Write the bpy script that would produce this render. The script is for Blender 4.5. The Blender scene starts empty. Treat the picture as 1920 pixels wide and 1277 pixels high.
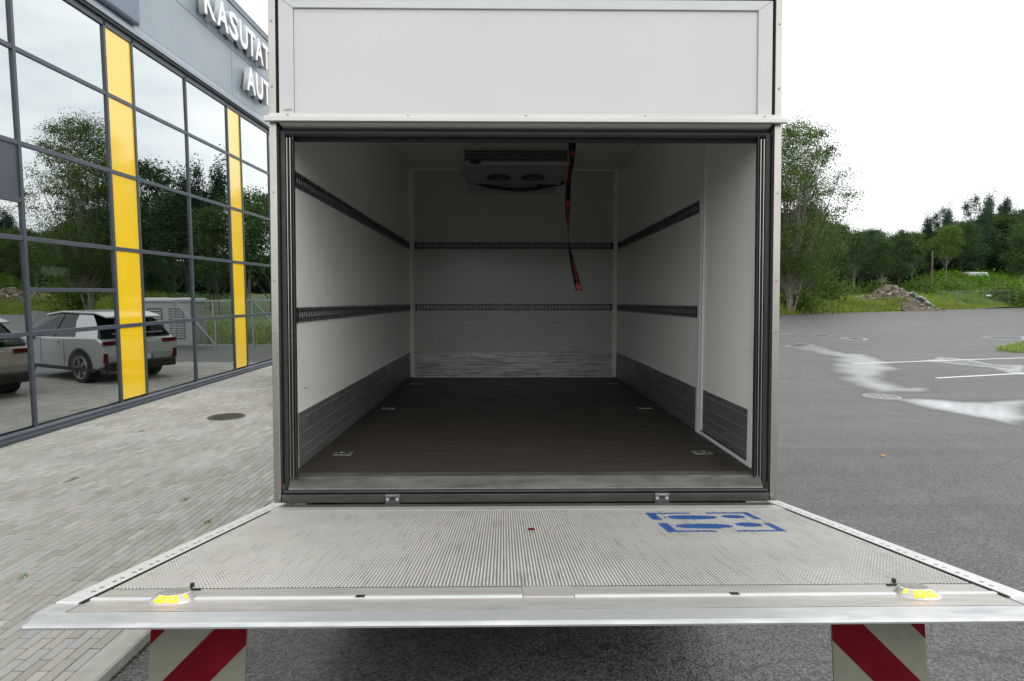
import bpy, bmesh, math, random
import numpy as np
from mathutils import Vector, Matrix, Euler, noise
R = math.radians
random.seed(7)
S = bpy.context.scene
COL = S.collection

# ------------------------------------------------------------------ camera, sky, sun, exposure
cd = bpy.data.cameras.new('camera'); cam = bpy.data.objects.new('camera', cd); COL.objects.link(cam)
cd.sensor_width = 36; cd.lens = 1150 * 36 / 1920; cd.clip_start = .05; cd.clip_end = 3000
cam.location = (0, 0, 2.1); cam.rotation_euler = (R(90 - 4.45), 0, R(-.248)); S.camera = cam

SUN_EL, SUN_AZ = 46, 118          # degrees; azimuth clockwise from +Y
W = bpy.data.worlds.new('World'); S.world = W; W.use_nodes = True
nt = W.node_tree; bg = nt.nodes['Background']; bg.inputs['Strength'].default_value = .1
sky = nt.nodes.new('ShaderNodeTexSky'); sky.sky_type = 'NISHITA'; sky.sun_disc = False
sky.sun_elevation = R(SUN_EL); sky.sun_rotation = R(SUN_AZ)
tc = nt.nodes.new('ShaderNodeTexCoord'); mp = nt.nodes.new('ShaderNodeMapping')
mp.inputs['Scale'].default_value = (1, 1, 2.6)
nz = nt.nodes.new('ShaderNodeTexNoise'); nz.inputs['Scale'].default_value = 2.6; nz.inputs['Detail'].default_value = 7; nz.inputs['Roughness'].default_value = .58
cr = nt.nodes.new('ShaderNodeValToRGB')          # cloud cover: nearly closed, a few thin places
cr.color_ramp.elements[0].position = .30; cr.color_ramp.elements[0].color = (.80,)*3 + (1,)
cr.color_ramp.elements[1].position = .52; cr.color_ramp.elements[1].color = (.97,)*3 + (1,)
cc = nt.nodes.new('ShaderNodeValToRGB')          # cloud brightness
cc.color_ramp.elements[0].position = .3; cc.color_ramp.elements[0].color = (10.2, 10.6, 11.0, 1)
cc.color_ramp.elements[1].position = .7; cc.color_ramp.elements[1].color = (14.0, 13.9, 13.6, 1)
mx = nt.nodes.new('ShaderNodeMix'); mx.data_type = 'RGBA'
L = nt.links.new
L(tc.outputs['Generated'], mp.inputs['Vector']); L(mp.outputs[0], nz.inputs['Vector'])
L(nz.outputs['Fac'], cr.inputs[0]); L(nz.outputs['Fac'], cc.inputs[0])
L(cr.outputs[0], mx.inputs[0]); L(sky.outputs[0], mx.inputs[6]); L(cc.outputs[0], mx.inputs[7])
L(mx.outputs[2], bg.inputs['Color'])
sd = bpy.data.lights.new('sun', 'SUN'); sun = bpy.data.objects.new('sun', sd); COL.objects.link(sun)
sd.energy = .7; sd.angle = R(50); sd.color = (1, .97, .92)
sun.rotation_euler = Vector((-math.sin(R(SUN_AZ)) * math.cos(R(SUN_EL)), -math.cos(R(SUN_AZ)) * math.cos(R(SUN_EL)), -math.sin(R(SUN_EL)))).to_track_quat('-Z', 'Y').to_euler()
S.view_settings.view_transform = 'Standard'; S.view_settings.look = 'None'
S.view_settings.exposure = .45; S.view_settings.gamma = 1; S.view_settings.use_curve_mapping = False
S.render.engine = 'CYCLES'
S.cycles.max_bounces = 10; S.cycles.diffuse_bounces = 5; S.cycles.glossy_bounces = 5; S.cycles.transparent_max_bounces = 10
S.cycles.use_denoising = True

# ------------------------------------------------------------------ materials
MATS = {}
def M(name, col, rough=.5, metal=0., spec=.5, var=None, bump=None, emit=None, coat=0., tint=None, stretch=None, isl=0., trans=0.):
    """var=(scale, amount, rough_amount); bump=(scale, strength, distance); tint=second colour for the noise; isl=per-piece value spread"""
    m = bpy.data.materials.new(name); m.use_nodes = True; n = m.node_tree.nodes; l = m.node_tree.links.new
    b = n['Principled BSDF']; MATS[name] = m
    b.inputs['Roughness'].default_value = rough; b.inputs['Metallic'].default_value = metal
    b.inputs['Specular IOR Level'].default_value = spec; b.inputs['Coat Weight'].default_value = coat; b.inputs['Coat Roughness'].default_value = .05; b.inputs['Coat IOR'].default_value = 1.7 if name == 'yellow_panel' else 1.5
    b.inputs['Base Color'].default_value = (*col, 1)
    if emit: b.inputs['Emission Color'].default_value = (*emit[0], 1); b.inputs['Emission Strength'].default_value = emit[1]
    t = n.new('ShaderNodeTexCoord'); vec = t.outputs['Object']
    if stretch:
        mpp = n.new('ShaderNodeMapping'); mpp.inputs['Scale'].default_value = stretch; l(vec, mpp.inputs[0]); vec = mpp.outputs[0]
    colout = None
    if var:
        z = n.new('ShaderNodeTexNoise'); z.inputs['Scale'].default_value = var[0]; z.inputs['Detail'].default_value = 8; z.inputs['Roughness'].default_value = .62
        l(vec, z.inputs['Vector'])
        rm = n.new('ShaderNodeMapRange'); rm.inputs[1].default_value = .3; rm.inputs[2].default_value = .7; l(z.outputs['Fac'], rm.inputs[0])
        mixn = n.new('ShaderNodeMix'); mixn.data_type = 'RGBA'
        c2 = tint or tuple(c * (1 - var[1]) for c in col)
        mixn.inputs[6].default_value = (*c2, 1); mixn.inputs[7].default_value = (*(col if tint else tuple(min(1, c * (1 + var[1] * .5)) for c in col)), 1)
        l(rm.outputs[0], mixn.inputs[0]); colout = mixn.outputs[2]
        if len(var) > 2:
            rr = n.new('ShaderNodeMapRange'); rr.inputs[1].default_value = .3; rr.inputs[2].default_value = .7
            rr.inputs[3].default_value = min(1, rough + var[2]); rr.inputs[4].default_value = max(0, rough - var[2]); l(z.outputs['Fac'], rr.inputs[0]); l(rr.outputs[0], b.inputs['Roughness'])
    if isl:
        g = n.new('ShaderNodeNewGeometry'); oi = n.new('ShaderNodeObjectInfo')
        if trans: tv_ = n.new('ShaderNodeMapRange'); tv_.inputs[3].default_value = .8; tv_.inputs[4].default_value = 1.3; l(oi.outputs['Random'], tv_.inputs[0])
        ad = n.new('ShaderNodeMath'); ad.operation = 'ADD'; l(g.outputs['Random Per Island'], ad.inputs[0]); l(oi.outputs['Random'], ad.inputs[1])
        fr = n.new('ShaderNodeMath'); fr.operation = 'FRACT'; l(ad.outputs[0], fr.inputs[0])
        rr = n.new('ShaderNodeMapRange'); rr.inputs[3].default_value = 1 - isl; rr.inputs[4].default_value = 1 + isl; l(fr.outputs[0], rr.inputs[0])
        hs = n.new('ShaderNodeHueSaturation')
        if trans: mlt = n.new('ShaderNodeMath'); mlt.operation = 'MULTIPLY'; l(rr.outputs[0], mlt.inputs[0]); l(tv_.outputs[0], mlt.inputs[1]); l(mlt.outputs[0], hs.inputs['Value'])
        else: l(rr.outputs[0], hs.inputs['Value'])
        if colout: l(colout, hs.inputs['Color'])
        else: hs.inputs['Color'].default_value = (*col, 1)
        colout = hs.outputs[0]
    if colout: l(colout, b.inputs['Base Color'])
    if bump:
        z2 = n.new('ShaderNodeTexNoise'); z2.inputs['Scale'].default_value = bump[0]; z2.inputs['Detail'].default_value = 4
        l(vec, z2.inputs['Vector']); bp = n.new('ShaderNodeBump'); bp.inputs['Strength'].default_value = bump[1]; bp.inputs['Distance'].default_value = bump[2] if len(bump) > 2 else .01
        l(z2.outputs['Fac'], bp.inputs['Height']); l(bp.outputs[0], b.inputs['Normal'])
    if trans:
        out = n['Material Output']; td = n.new('ShaderNodeBsdfTranslucent'); ms = n.new('ShaderNodeMixShader'); ms.inputs[0].default_value = trans
        if colout: l(colout, td.inputs['Color'])
        else: td.inputs['Color'].default_value = (*col, 1)
        l(b.outputs[0], ms.inputs[1]); l(td.outputs[0], ms.inputs[2]); l(ms.outputs[0], out.inputs['Surface'])
    return m

M('white_gelcoat', (.70, .71, .66), .2, var=(1.3, .03))
M('header_white', (.625, .625, .618), .3, var=(.9, .04, .05))
M('frame_white', (.62, .635, .625), .38, var=(2, .08))
M('alu_post', (.50, .48, .44), .3, metal=.92, var=(3, .22, .1), stretch=(1, 1, .25))
M('alu_lip', (.64, .635, .60), .42, metal=.3, var=(2.5, .10, .08), stretch=(.4, 1, 1))
M('alu_deck', (.66, .65, .61), .42, metal=.2, var=(4.5, .3, .14), tint=(.56, .54, .50), bump=(160, .25, .002))
M('alu_band', (.68, .67, .64), .42, metal=.5, var=(9, .25, .12), tint=(.44, .42, .38), stretch=(.35, 1.6, 1))
M('alu_edge', (.67, .675, .665), .42, metal=.25, var=(5, .14, .1))
M('alu_tip', (.64, .645, .64), .4, metal=.5, var=(11, .3, .14), tint=(.40, .415, .425), stretch=(.45, 1.6, 1), bump=(40, .2, .002))
M('alu_worn', (.115, .11, .098), .6, metal=.25, var=(16, .5, .1), tint=(.035, .032, .028), stretch=(.25, 1, 1))
M('kick_alu', (.20, .21, .20), .42, metal=.55, var=(7, .35, .1), stretch=(1, .3, 1))
M('kick_groove', (.34, .34, .32), .45, metal=.4)
M('kick_back', (.56, .56, .55), .38, metal=.45, var=(5, .5, .12), tint=(.13, .13, .125), stretch=(.8, 1, 11))
M('rubber', (.018, .018, .02), .42, var=(8, .4, .12))
M('rubber_dull', (.03, .03, .03), .7, var=(30, .5))
M('track_dark', (.025, .025, .023), .5, var=(12, .4))
M('rail_steel', (.085, .095, .092), .38, metal=.5, var=(14, .3, .1))
M('floor_ply', (.046, .034, .025), .55, var=(8, .4, .12), tint=(.022, .019, .016), stretch=(.4, 2.6, 1), bump=(90, .15, .003))
M('sill_paint', (.10, .095, .085), .5, metal=.2, var=(9, .5, .12), tint=(.045, .042, .038), stretch=(.4, 1, 2))
M('steel', (.42, .42, .40), .35, metal=.85, var=(20, .3))
M('steel_dark', (.05, .05, .05), .5, metal=.4, var=(10, .4))
M('chassis_black', (.012, .012, .012), .6, var=(6, .4))
M('coil_dark', (.012, .012, .012), .6)
M('louvre', (.30, .31, .30), .4)
M('evap_white', (.33, .335, .32), .4)
M('badge_blue', (.015, .015, .06), .3)
M('hose', (.01, .012, .012), .5)
M('strap_black', (.005, .005, .005), .9, spec=.1, bump=(300, .2, .001))
M('print_red', (.50, .05, .04), .6, emit=None)
M('decal_blue', (.03, .12, .36), .5, var=(60, .35, 0))
M('flag_red', (.14, .001, .006), .8, spec=.15, var=(7, .35, .1), tint=(.09, .001, .005))
M('flag_cream', (.23, .235, .18), .8, spec=.2, var=(6, .25, .1), tint=(.17, .172, .13))
M('lamp_clear', (.48, .47, .44), .15, metal=.3, coat=.6)
M('lamp_rib', (.42, .41, .38), .3, metal=.3)
M('amber_lit', (.9, .35, .01), .3, emit=((1, .44, .012), 1.25))
M('amber_hot', (1, .7, .2), .3, emit=((1, .72, .12), 2.6))
M('tyre', (.02, .02, .02), .7, bump=(40, .3, .01))
M('rim', (.35, .36, .37), .3, metal=.8)
M('truck_white', (.78, .78, .77), .35)
M('tinted_glass', (.008, .010, .012), .04, spec=.3)
M('lamp_red', (.10, .006, .006), .2)
M('plate_white', (.6, .6, .6), .4)
M('print_dark', (.02, .02, .02), .5)
M('facade_frame', (.052, .062, .080), .38, var=(3, .12))
M('fascia', (.285, .33, .375), .42, metal=.15, var=(.8, .07, .04))
M('fascia_blue', (.15, .19, .255), .4, metal=.15, var=(.7, .1))
M('coping', (.30, .34, .38), .4, metal=.2)
M('yellow_panel', (.93, .60, .004), .35, coat=1.0, var=(.8, .04))
M('letter_white', (.82, .83, .83), .4)
M('letter_side', (.62, .64, .66), .45)
M('room_wall', (.24, .25, .23), .8)
M('room_floor', (.16, .15, .14), .35)
M('room_dark', (.03, .035, .04), .7)
M('exit_green', (.02, .35, .15), .4, emit=((.1, .8, .4), .9))
M('kerb_stone', (.38, .375, .335), .85, var=(5, .22), bump=(60, .4, .006), isl=.06)
M('moss', (.028, .032, .015), .95, var=(30, .5), bump=(60, .6, .01))
M('joint_sand', (.075, .07, .06), .95, var=(20, .4), bump=(120, .4, .003))
M('line_paint', (.72, .72, .70), .6, var=(18, .25), bump=(150, .4, .003))
M('cover_iron', (.085, .078, .07), .5, metal=.5, var=(9, .5), bump=(70, .5, .006))
M('cover_ring', (.33, .33, .325), .7, var=(20, .3))
M('cover_grey', (.22, .215, .205), .7, metal=.2, var=(9, .3), bump=(70, .5, .006))
M('hole_dark', (.008, .008, .008), .8)
M('leaf_orange', (.5, .22, .05), .6)
M('grass_soil', (.065, .135, .015), .95, var=(.6, .35), tint=(.075, .075, .03), bump=(6, .6, .15))
M('grass_blade', (.16, .27, .035), .6, spec=.12, var=(.22, .4), tint=(.25, .27, .075), isl=.4, trans=.35)
M('weeds', (.11, .30, .016), .6, spec=.12, var=(.3, .5), tint=(.17, .27, .022), isl=.4, trans=.45)
M('bark_pale', (.36, .34, .29), .9, var=(2.5, .6), tint=(.14, .125, .10), stretch=(1, 1, .3))
M('bark_grey', (.10, .088, .07), .9, var=(3, .5), stretch=(1, 1, .25))
M('leaf_willow', (.062, .118, .030), .55, spec=.12, var=(.35, .45), tint=(.085, .12, .030), isl=.42, trans=.32)
M('leaf_dark', (.050, .095, .038), .6, spec=.12, var=(.3, .4), isl=.42, trans=.25)
M('leaf_mid', (.070, .125, .036), .6, spec=.12, var=(.3, .45), tint=(.05, .09, .034), isl=.42, trans=.3)
M('leaf_pale', (.11, .175, .034), .6, spec=.12, var=(.3, .45), tint=(.08, .14, .03), isl=.42, trans=.35)
M('leaf_needle', (.042, .085, .048), .65, spec=.12, var=(.3, .4), isl=.4, trans=.15)
M('wood_pole', (.17, .13, .10), .85, var=(2, .4))
M('rubble', (.30, .26, .205), .95, var=(1.4, .45), tint=(.15, .12, .085), isl=.55, bump=(7, .5, .05))
M('rubble_dark', (.06, .042, .03), .95, isl=.3)
M('slab_grey', (.33, .335, .33), .85, var=(2, .3), isl=.15)
M('galvanised', (.36, .38, .40), .45, metal=.6, var=(8, .2))
M('shed_white', (.36, .37, .37), .5)
M('car_silver', (.42, .43, .44), .3, metal=.4, coat=.4)
M('car_beige', (.29, .27, .245), .3, metal=.4, coat=.4)
M('car_roof', (.09, .095, .10), .4, metal=.3)
M('car_black', (.012, .012, .013), .45)
M('plate_blue', (.03, .06, .35), .4)

def white_scuffed(name, base, dens, seed):
    """white sandwich panel with dark horizontal scrapes"""
    m = M(name, base, .22, var=(1.3, .03)); n = m.node_tree.nodes; l = m.node_tree.links.new
    b = n['Principled BSDF']; prev = b.inputs['Base Color'].links[0].from_socket
    t = n.new('ShaderNodeTexCoord'); mpp = n.new('ShaderNodeMapping'); mpp.inputs['Scale'].default_value = (2.2, 2.2, 26); mpp.inputs['Location'].default_value = (seed, seed, 0)
    z = n.new('ShaderNodeTexNoise'); z.inputs['Scale'].default_value = 2.2; z.inputs['Detail'].default_value = 6; z.inputs['Roughness'].default_value = .7
    l(t.outputs['Object'], mpp.inputs[0]); l(mpp.outputs[0], z.inputs['Vector'])
    r = n.new('ShaderNodeMapRange'); r.inputs[1].default_value = dens; r.inputs[2].default_value = dens + .06; l(z.outputs['Fac'], r.inputs[0])
    sp = n.new('ShaderNodeSeparateXYZ'); l(t.outputs['Object'], sp.inputs[0])
    hm = n.new('ShaderNodeMapRange'); hm.inputs[1].default_value = 1.5; hm.inputs[2].default_value = .4; l(sp.outputs['Z'], hm.inputs[0])
    mu = n.new('ShaderNodeMath'); mu.operation = 'MULTIPLY'; l(r.outputs[0], mu.inputs[0]); l(hm.outputs[0], mu.inputs[1])
    mxx = n.new('ShaderNodeMix'); mxx.data_type = 'RGBA'; mxx.inputs[7].default_value = (.16, .155, .145, 1)
    l(mu.outputs[0], mxx.inputs[0]); l(prev, mxx.inputs[6]); l(mxx.outputs[2], b.inputs['Base Color'])
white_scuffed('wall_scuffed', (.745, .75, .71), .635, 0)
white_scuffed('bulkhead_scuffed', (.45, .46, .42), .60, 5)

def floor_scratches():
    m = MATS['floor_ply']; n = m.node_tree.nodes; l = m.node_tree.links.new; b = n['Principled BSDF']; prev = b.inputs['Base Color'].links[0].from_socket
    t = n.new('ShaderNodeTexCoord')
    for sc, rot, th, col in (((1.1, 34, 1), .05, .66, (.105, .095, .08, 1)), ((26, 1.3, 1), .12, .70, (.09, .082, .07, 1)), ((3, 3, 1), 0, .63, (.016, .014, .012, 1))):
        mpp = n.new('ShaderNodeMapping'); mpp.inputs['Scale'].default_value = sc; mpp.inputs['Rotation'].default_value = (0, 0, rot); l(t.outputs['Object'], mpp.inputs[0])
        z = n.new('ShaderNodeTexNoise'); z.inputs['Scale'].default_value = 1.7; z.inputs['Detail'].default_value = 6; z.inputs['Roughness'].default_value = .7; l(mpp.outputs[0], z.inputs['Vector'])
        q = n.new('ShaderNodeMapRange'); q.inputs[1].default_value = th; q.inputs[2].default_value = th + .07; q.inputs[4].default_value = .8; l(z.outputs['Fac'], q.inputs[0])
        x = n.new('ShaderNodeMix'); x.data_type = 'RGBA'; x.inputs[7].default_value = col; l(q.outputs[0], x.inputs[0]); l(prev, x.inputs[6]); prev = x.outputs[2]
    l(prev, b.inputs['Base Color'])
floor_scratches()

def glass_mat():
    m = bpy.data.materials.new('facade_glass'); m.use_nodes = True; n = m.node_tree.nodes; l = m.node_tree.links.new; MATS['facade_glass'] = m
    n.remove(n['Principled BSDF']); out = n['Material Output']
    tr = n.new('ShaderNodeBsdfTransparent'); tr.inputs['Color'].default_value = (.62, .72, .66, 1)
    gl = n.new('ShaderNodeBsdfGlossy'); gl.inputs['Roughness'].default_value = 0; gl.inputs['Color'].default_value = (.93, .97, .97, 1)
    lw = n.new('ShaderNodeFresnel'); lw.inputs['IOR'].default_value = 1.5
    r = n.new('ShaderNodeMapRange'); r.inputs[1].default_value = .04; r.inputs[2].default_value = .6; r.inputs[3].default_value = .54; r.inputs[4].default_value = .97
    ms = n.new('ShaderNodeMixShader'); l(lw.outputs[0], r.inputs[0]); l(r.outputs[0], ms.inputs[0]); l(tr.outputs[0], ms.inputs[1]); l(gl.outputs[0], ms.inputs[2])
    z = n.new('ShaderNodeTexNoise'); z.inputs['Scale'].default_value = .7; t = n.new('ShaderNodeTexCoord'); l(t.outputs['Object'], z.inputs['Vector'])
    bp = n.new('ShaderNodeBump'); bp.inputs['Strength'].default_value = .05; bp.inputs['Distance'].default_value = .02; l(z.outputs['Fac'], bp.inputs['Height']); l(bp.outputs[0], gl.inputs['Normal'])
    l(ms.outputs[0], out.inputs['Surface'])
glass_mat()

def asphalt_mat():
    m = bpy.data.materials.new('asphalt'); m.use_nodes = True; n = m.node_tree.nodes; l = m.node_tree.links.new; MATS['asphalt'] = m
    b = n['Principled BSDF']; t = n.new('ShaderNodeTexCoord'); V = t.outputs['Object']
    def noi(s, d=4, r=.6):
        z = n.new('ShaderNodeTexNoise'); z.inputs['Scale'].default_value = s; z.inputs['Detail'].default_value = d; z.inputs['Roughness'].default_value = r; l(V, z.inputs['Vector']); return z.outputs['Fac']
    def mr(x, a, c, d, e):
        q = n.new('ShaderNodeMapRange'); q.inputs[1].default_value = a; q.inputs[2].default_value = c; q.inputs[3].default_value = d; q.inputs[4].default_value = e; l(x, q.inputs[0]); return q.outputs[0]
    def mul(a, c):
        q = n.new('ShaderNodeMath'); q.operation = 'MULTIPLY'; l(a, q.inputs[0]); l(c, q.inputs[1]); return q.outputs[0]
    vo = n.new('ShaderNodeTexVoronoi'); vo.inputs['Scale'].default_value = 95; l(V, vo.inputs['Vector'])
    sp = n.new('ShaderNodeSeparateColor'); l(vo.outputs['Color'], sp.inputs[0])
    grain = mr(sp.outputs[0], 0, 1, .3, 2.0)
    big = mr(noi(.22, 6, .65), .3, .7, .80, 1.2); mid = mr(noi(2.2, 5), .3, .7, .86, 1.14)
    fine = mr(noi(26, 5, .7), .3, .7, .7, 1.3)
    val = mul(mul(grain, fine), mul(big, mid))
    at = n.new('ShaderNodeAttribute'); at.attribute_name = 'wet'
    sk = n.new('ShaderNodeMapping'); sk.inputs['Scale'].default_value = (.5, 6, 1); sk.inputs['Rotation'].default_value = (0, 0, .35); l(V, sk.inputs[0])
    zz = n.new('ShaderNodeTexNoise'); zz.inputs['Scale'].default_value = .35; zz.inputs['Detail'].default_value = 5; l(sk.outputs[0], zz.inputs['Vector'])
    val = mul(val, mr(zz.outputs['Fac'], .3, .55, .8, 1.05))
    ck = n.new('ShaderNodeTexVoronoi'); ck.feature = 'DISTANCE_TO_EDGE'; ck.inputs['Scale'].default_value = .17
    wz = n.new('ShaderNodeTexNoise'); wz.inputs['Scale'].default_value = 1.4; wz.inputs['Detail'].default_value = 5; l(V, wz.inputs['Vector'])
    wa = n.new('ShaderNodeVectorMath'); wa.operation = 'MULTIPLY_ADD'; wa.inputs[1].default_value = (.9, .9, .9); l(wz.outputs['Color'], wa.inputs[0]); l(V, wa.inputs[2]); l(wa.outputs[0], ck.inputs['Vector'])
    val = mul(val, mr(ck.outputs['Distance'], .0008, .0032, .62, 1))
    val = mul(val, mr(at.outputs['Fac'], 0, .2, 1, .74))
    cm = n.new('ShaderNodeMix'); cm.data_type = 'RGBA'; cm.blend_type = 'MULTIPLY'; cm.inputs[0].default_value = 1; cm.inputs[6].default_value = (.068, .0675, .0655, 1)
    l(val, cm.inputs[7])
    rs = n.new('ShaderNodeMix'); rs.data_type = 'RGBA'; rs.inputs[7].default_value = (.40, .415, .43, 1); l(cm.outputs[2], rs.inputs[6])
    l(mul(mul(mr(at.outputs['Fac'], .18, 1, 0, .9), mr(noi(3.3, 6, .7), .3, .62, .55, 1)), mr(grain, .45, 1.75, .75, 1.15)), rs.inputs[0]); l(rs.outputs[2], b.inputs['Base Color'])
    rg = mr(at.outputs['Fac'], .15, .95, .56, .22); l(rg, b.inputs['Roughness'])
    l(mr(at.outputs['Fac'], .1, .7, .55, 1.0), b.inputs['Specular IOR Level']); l(mr(at.outputs['Fac'], .3, .9, 0, .7), b.inputs['Coat Weight']); b.inputs['Coat IOR'].default_value = 1.4; l(mr(at.outputs['Fac'], .4, .95, .42, .10), b.inputs['Coat Roughness'])
    bp = n.new('ShaderNodeBump'); bp.inputs['Distance'].default_value = .006
    l(mr(at.outputs['Fac'], .1, .75, .55, .03), bp.inputs['Strength'])
    ad = n.new('ShaderNodeMath'); ad.operation = 'ADD'; l(vo.outputs['Distance'], ad.inputs[0]); l(noi(60, 4), ad.inputs[1]); l(ad.outputs[0], bp.inputs['Height'])
    l(bp.outputs[0], b.inputs['Normal'])
asphalt_mat()

def paver_mat():
    m = bpy.data.materials.new('paver_concrete'); m.use_nodes = True; n = m.node_tree.nodes; l = m.node_tree.links.new; MATS['paver_concrete'] = m
    b = n['Principled BSDF']; b.inputs['Roughness'].default_value = .82
    g = n.new('ShaderNodeNewGeometry'); oi = n.new('ShaderNodeObjectInfo'); ad = n.new('ShaderNodeMath'); ad.operation = 'ADD'
    l(g.outputs['Random Per Island'], ad.inputs[0]); l(oi.outputs['Random'], ad.inputs[1]); fr = n.new('ShaderNodeMath'); fr.operation = 'FRACT'; l(ad.outputs[0], fr.inputs[0])
    ramp = n.new('ShaderNodeValToRGB'); e = ramp.color_ramp.elements
    e[0].position = 0; e[0].color = (.34, .325, .28, 1); e[1].position = 1; e[1].color = (.50, .49, .45, 1)
    for p, c in ((.25, (.38, .365, .315)), (.5, (.42, .41, .36)), (.72, (.40, .405, .39)), (.88, (.44, .405, .365))):
        q = e.new(p); q.color = (*c, 1)
    l(fr.outputs[0], ramp.inputs[0])
    def noi(s, d=5, r=.6):
        z = n.new('ShaderNodeTexNoise'); z.inputs['Scale'].default_value = s; z.inputs['Detail'].default_value = d; z.inputs['Roughness'].default_value = r; l(g.outputs['Position'], z.inputs['Vector']); return z.outputs['Fac']
    def mr(x, a, c, d, e2):
        q = n.new('ShaderNodeMapRange'); q.inputs[1].default_value = a; q.inputs[2].default_value = c; q.inputs[3].default_value = d; q.inputs[4].default_value = e2; l(x, q.inputs[0]); return q.outputs[0]
    mx1 = n.new('ShaderNodeMix'); mx1.data_type = 'RGBA'; mx1.inputs[7].default_value = (.53, .535, .53, 1); l(mr(noi(1.1, 6, .65), .5, .72, 0, .6), mx1.inputs[0]); l(ramp.outputs[0], mx1.inputs[6])
    hs = n.new('ShaderNodeHueSaturation'); l(mx1.outputs[2], hs.inputs['Color'])
    mm = n.new('ShaderNodeMath'); mm.operation = 'MULTIPLY'; l(mr(noi(170, 3), .25, .75, .78, 1.2), mm.inputs[0]); l(mr(noi(.7, 3), .3, .7, .74, .92), mm.inputs[1]); l(mm.outputs[0], hs.inputs['Value'])
    hs.inputs['Saturation'].default_value = .95; l(hs.outputs[0], b.inputs['Base Color'])
    bp = n.new('ShaderNodeBump'); bp.inputs['Strength'].default_value = .3; bp.inputs['Distance'].default_value = .003; l(noi(220, 3), bp.inputs['Height']); l(bp.outputs[0], b.inputs['Normal'])
paver_mat()

# ------------------------------------------------------------------ builders
class MB:
    def __init__(s): s.v, s.f, s.m = [], [], []
    def add(s, vs, fs, mi=0):
        o = len(s.v); s.v += [tuple(p) for p in vs]; s.f += [tuple(i + o for i in f) for f in fs]; s.m += [mi] * len(fs); return s
    def box(s, a, b, mi=0):
        x0, x1 = sorted((a[0], b[0])); y0, y1 = sorted((a[1], b[1])); z0, z1 = sorted((a[2], b[2]))
        return s.add([(x0, y0, z0), (x1, y0, z0), (x1, y1, z0), (x0, y1, z0), (x0, y0, z1), (x1, y0, z1), (x1, y1, z1), (x0, y1, z1)],
                     [(0, 3, 2, 1), (4, 5, 6, 7), (0, 1, 5, 4), (1, 2, 6, 5), (2, 3, 7, 6), (3, 0, 4, 7)], mi)
    def prism(s, poly, axis, a, b, mi=0, mcap=None):
        """poly: 2D points; axis 0/1/2 = extrusion axis, other two axes in order"""
        k = len(poly)
        def P(p, t):
            q = [0, 0, 0]; o = [i for i in range(3) if i != axis]; q[axis] = t; q[o[0]] = p[0]; q[o[1]] = p[1]; return q
        vs = [P(p, a) for p in poly] + [P(p, b) for p in poly]
        s.add(vs, [(i, (i + 1) % k, k + (i + 1) % k, k + i) for i in range(k)], mi)
        o = len(s.v) - 2 * k; mc = mi if mcap is None else mcap
        s.f += [tuple(o + i for i in range(k - 1, -1, -1)), tuple(o + k + i for i in range(k))]; s.m += [mc, mc]; return s
    def tube(s, pts, r, seg=8, mi=0, r2=None):
        pts = [Vector(p) for p in pts]; rings = []
        for i, p in enumerate(pts):
            d = (pts[min(i + 1, len(pts) - 1)] - pts[max(i - 1, 0)]).normalized()
            u = d.orthogonal().normalized() if i == 0 else (rings[-1][1] - d * rings[-1][1].dot(d)).normalized()
            rr = r if r2 is None else r + (r2 - r) * i / (len(pts) - 1)
            rings.append((p, u, d.cross(u), rr))
        vs = [tuple(p + (u * math.cos(2 * math.pi * k / seg) + w * math.sin(2 * math.pi * k / seg)) * rr) for p, u, w, rr in rings for k in range(seg)]
        fs = [(i * seg + k, i * seg + (k + 1) % seg, (i + 1) * seg + (k + 1) % seg, (i + 1) * seg + k) for i in range(len(pts) - 1) for k in range(seg)]
        fs += [tuple(range(seg - 1, -1, -1)), tuple((len(pts) - 1) * seg + k for k in range(seg))]
        return s.add(vs, fs, mi)
    def cyl(s, c, r, axis, h, seg=16, mi=0, r2=None):
        c = Vector(c); d = Vector((0, 0, 0)); d[axis] = h
        return s.tube([c, c + d], r, seg, mi, r2)
    def build(s, name, mats, parent=None, kind=None, label=None, smooth=False, bev=0., fn=None):
        me = bpy.data.meshes.new(name)
        vs = [fn(*p) for p in s.v] if fn else s.v
        me.from_pydata(vs, [], s.f); me.update()
        for mn in ([mats] if isinstance(mats, str) else mats): me.materials.append(MATS[mn])
        if not isinstance(mats, str): me.polygons.foreach_set('material_index', s.m)
        if smooth: me.polygons.foreach_set('use_smooth', [True] * len(me.polygons)); me.set_sharp_from_angle(angle=R(40))
        o = bpy.data.objects.new(name, me); COL.objects.link(o)
        if parent: o.parent = parent
        if kind: o['kind'] = kind
        if label: o['label'] = label
        if bev:
            bm = o.modifiers.new('edge', 'BEVEL'); bm.width = bev; bm.segments = 2; bm.limit_method = 'ANGLE'; bm.angle_limit = R(40)
        return o
def thing(name, label, cat, loc=(0, 0, 0), rot=(0, 0, 0), group=None):
    o = bpy.data.objects.new(name, None); COL.objects.link(o); o.location = loc; o.rotation_euler = rot; o.empty_display_size = .2
    return tag(o, label, cat, group)
def tag(o, label, cat, group=None):
    o['label'] = label; o['category'] = cat
    if group: o['group'] = group
    return o
def struct(o): o['kind'] = 'structure'; return o
def copy(o, parent=None):
    c = o.copy(); COL.objects.link(c); c.parent = parent
    return c
def text_mesh(body, bold=.0, extrude=.05, size=1., res=3):
    cu = bpy.data.curves.new('text', 'FONT'); cu.body = body; cu.size = size; cu.extrude = extrude; cu.offset = bold; cu.resolution_u = res
    to = bpy.data.objects.new('text', cu); COL.objects.link(to)
    dg = bpy.context.evaluated_depsgraph_get(); me = bpy.data.meshes.new_from_object(to.evaluated_get(dg))
    bpy.data.objects.remove(to); return me
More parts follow.
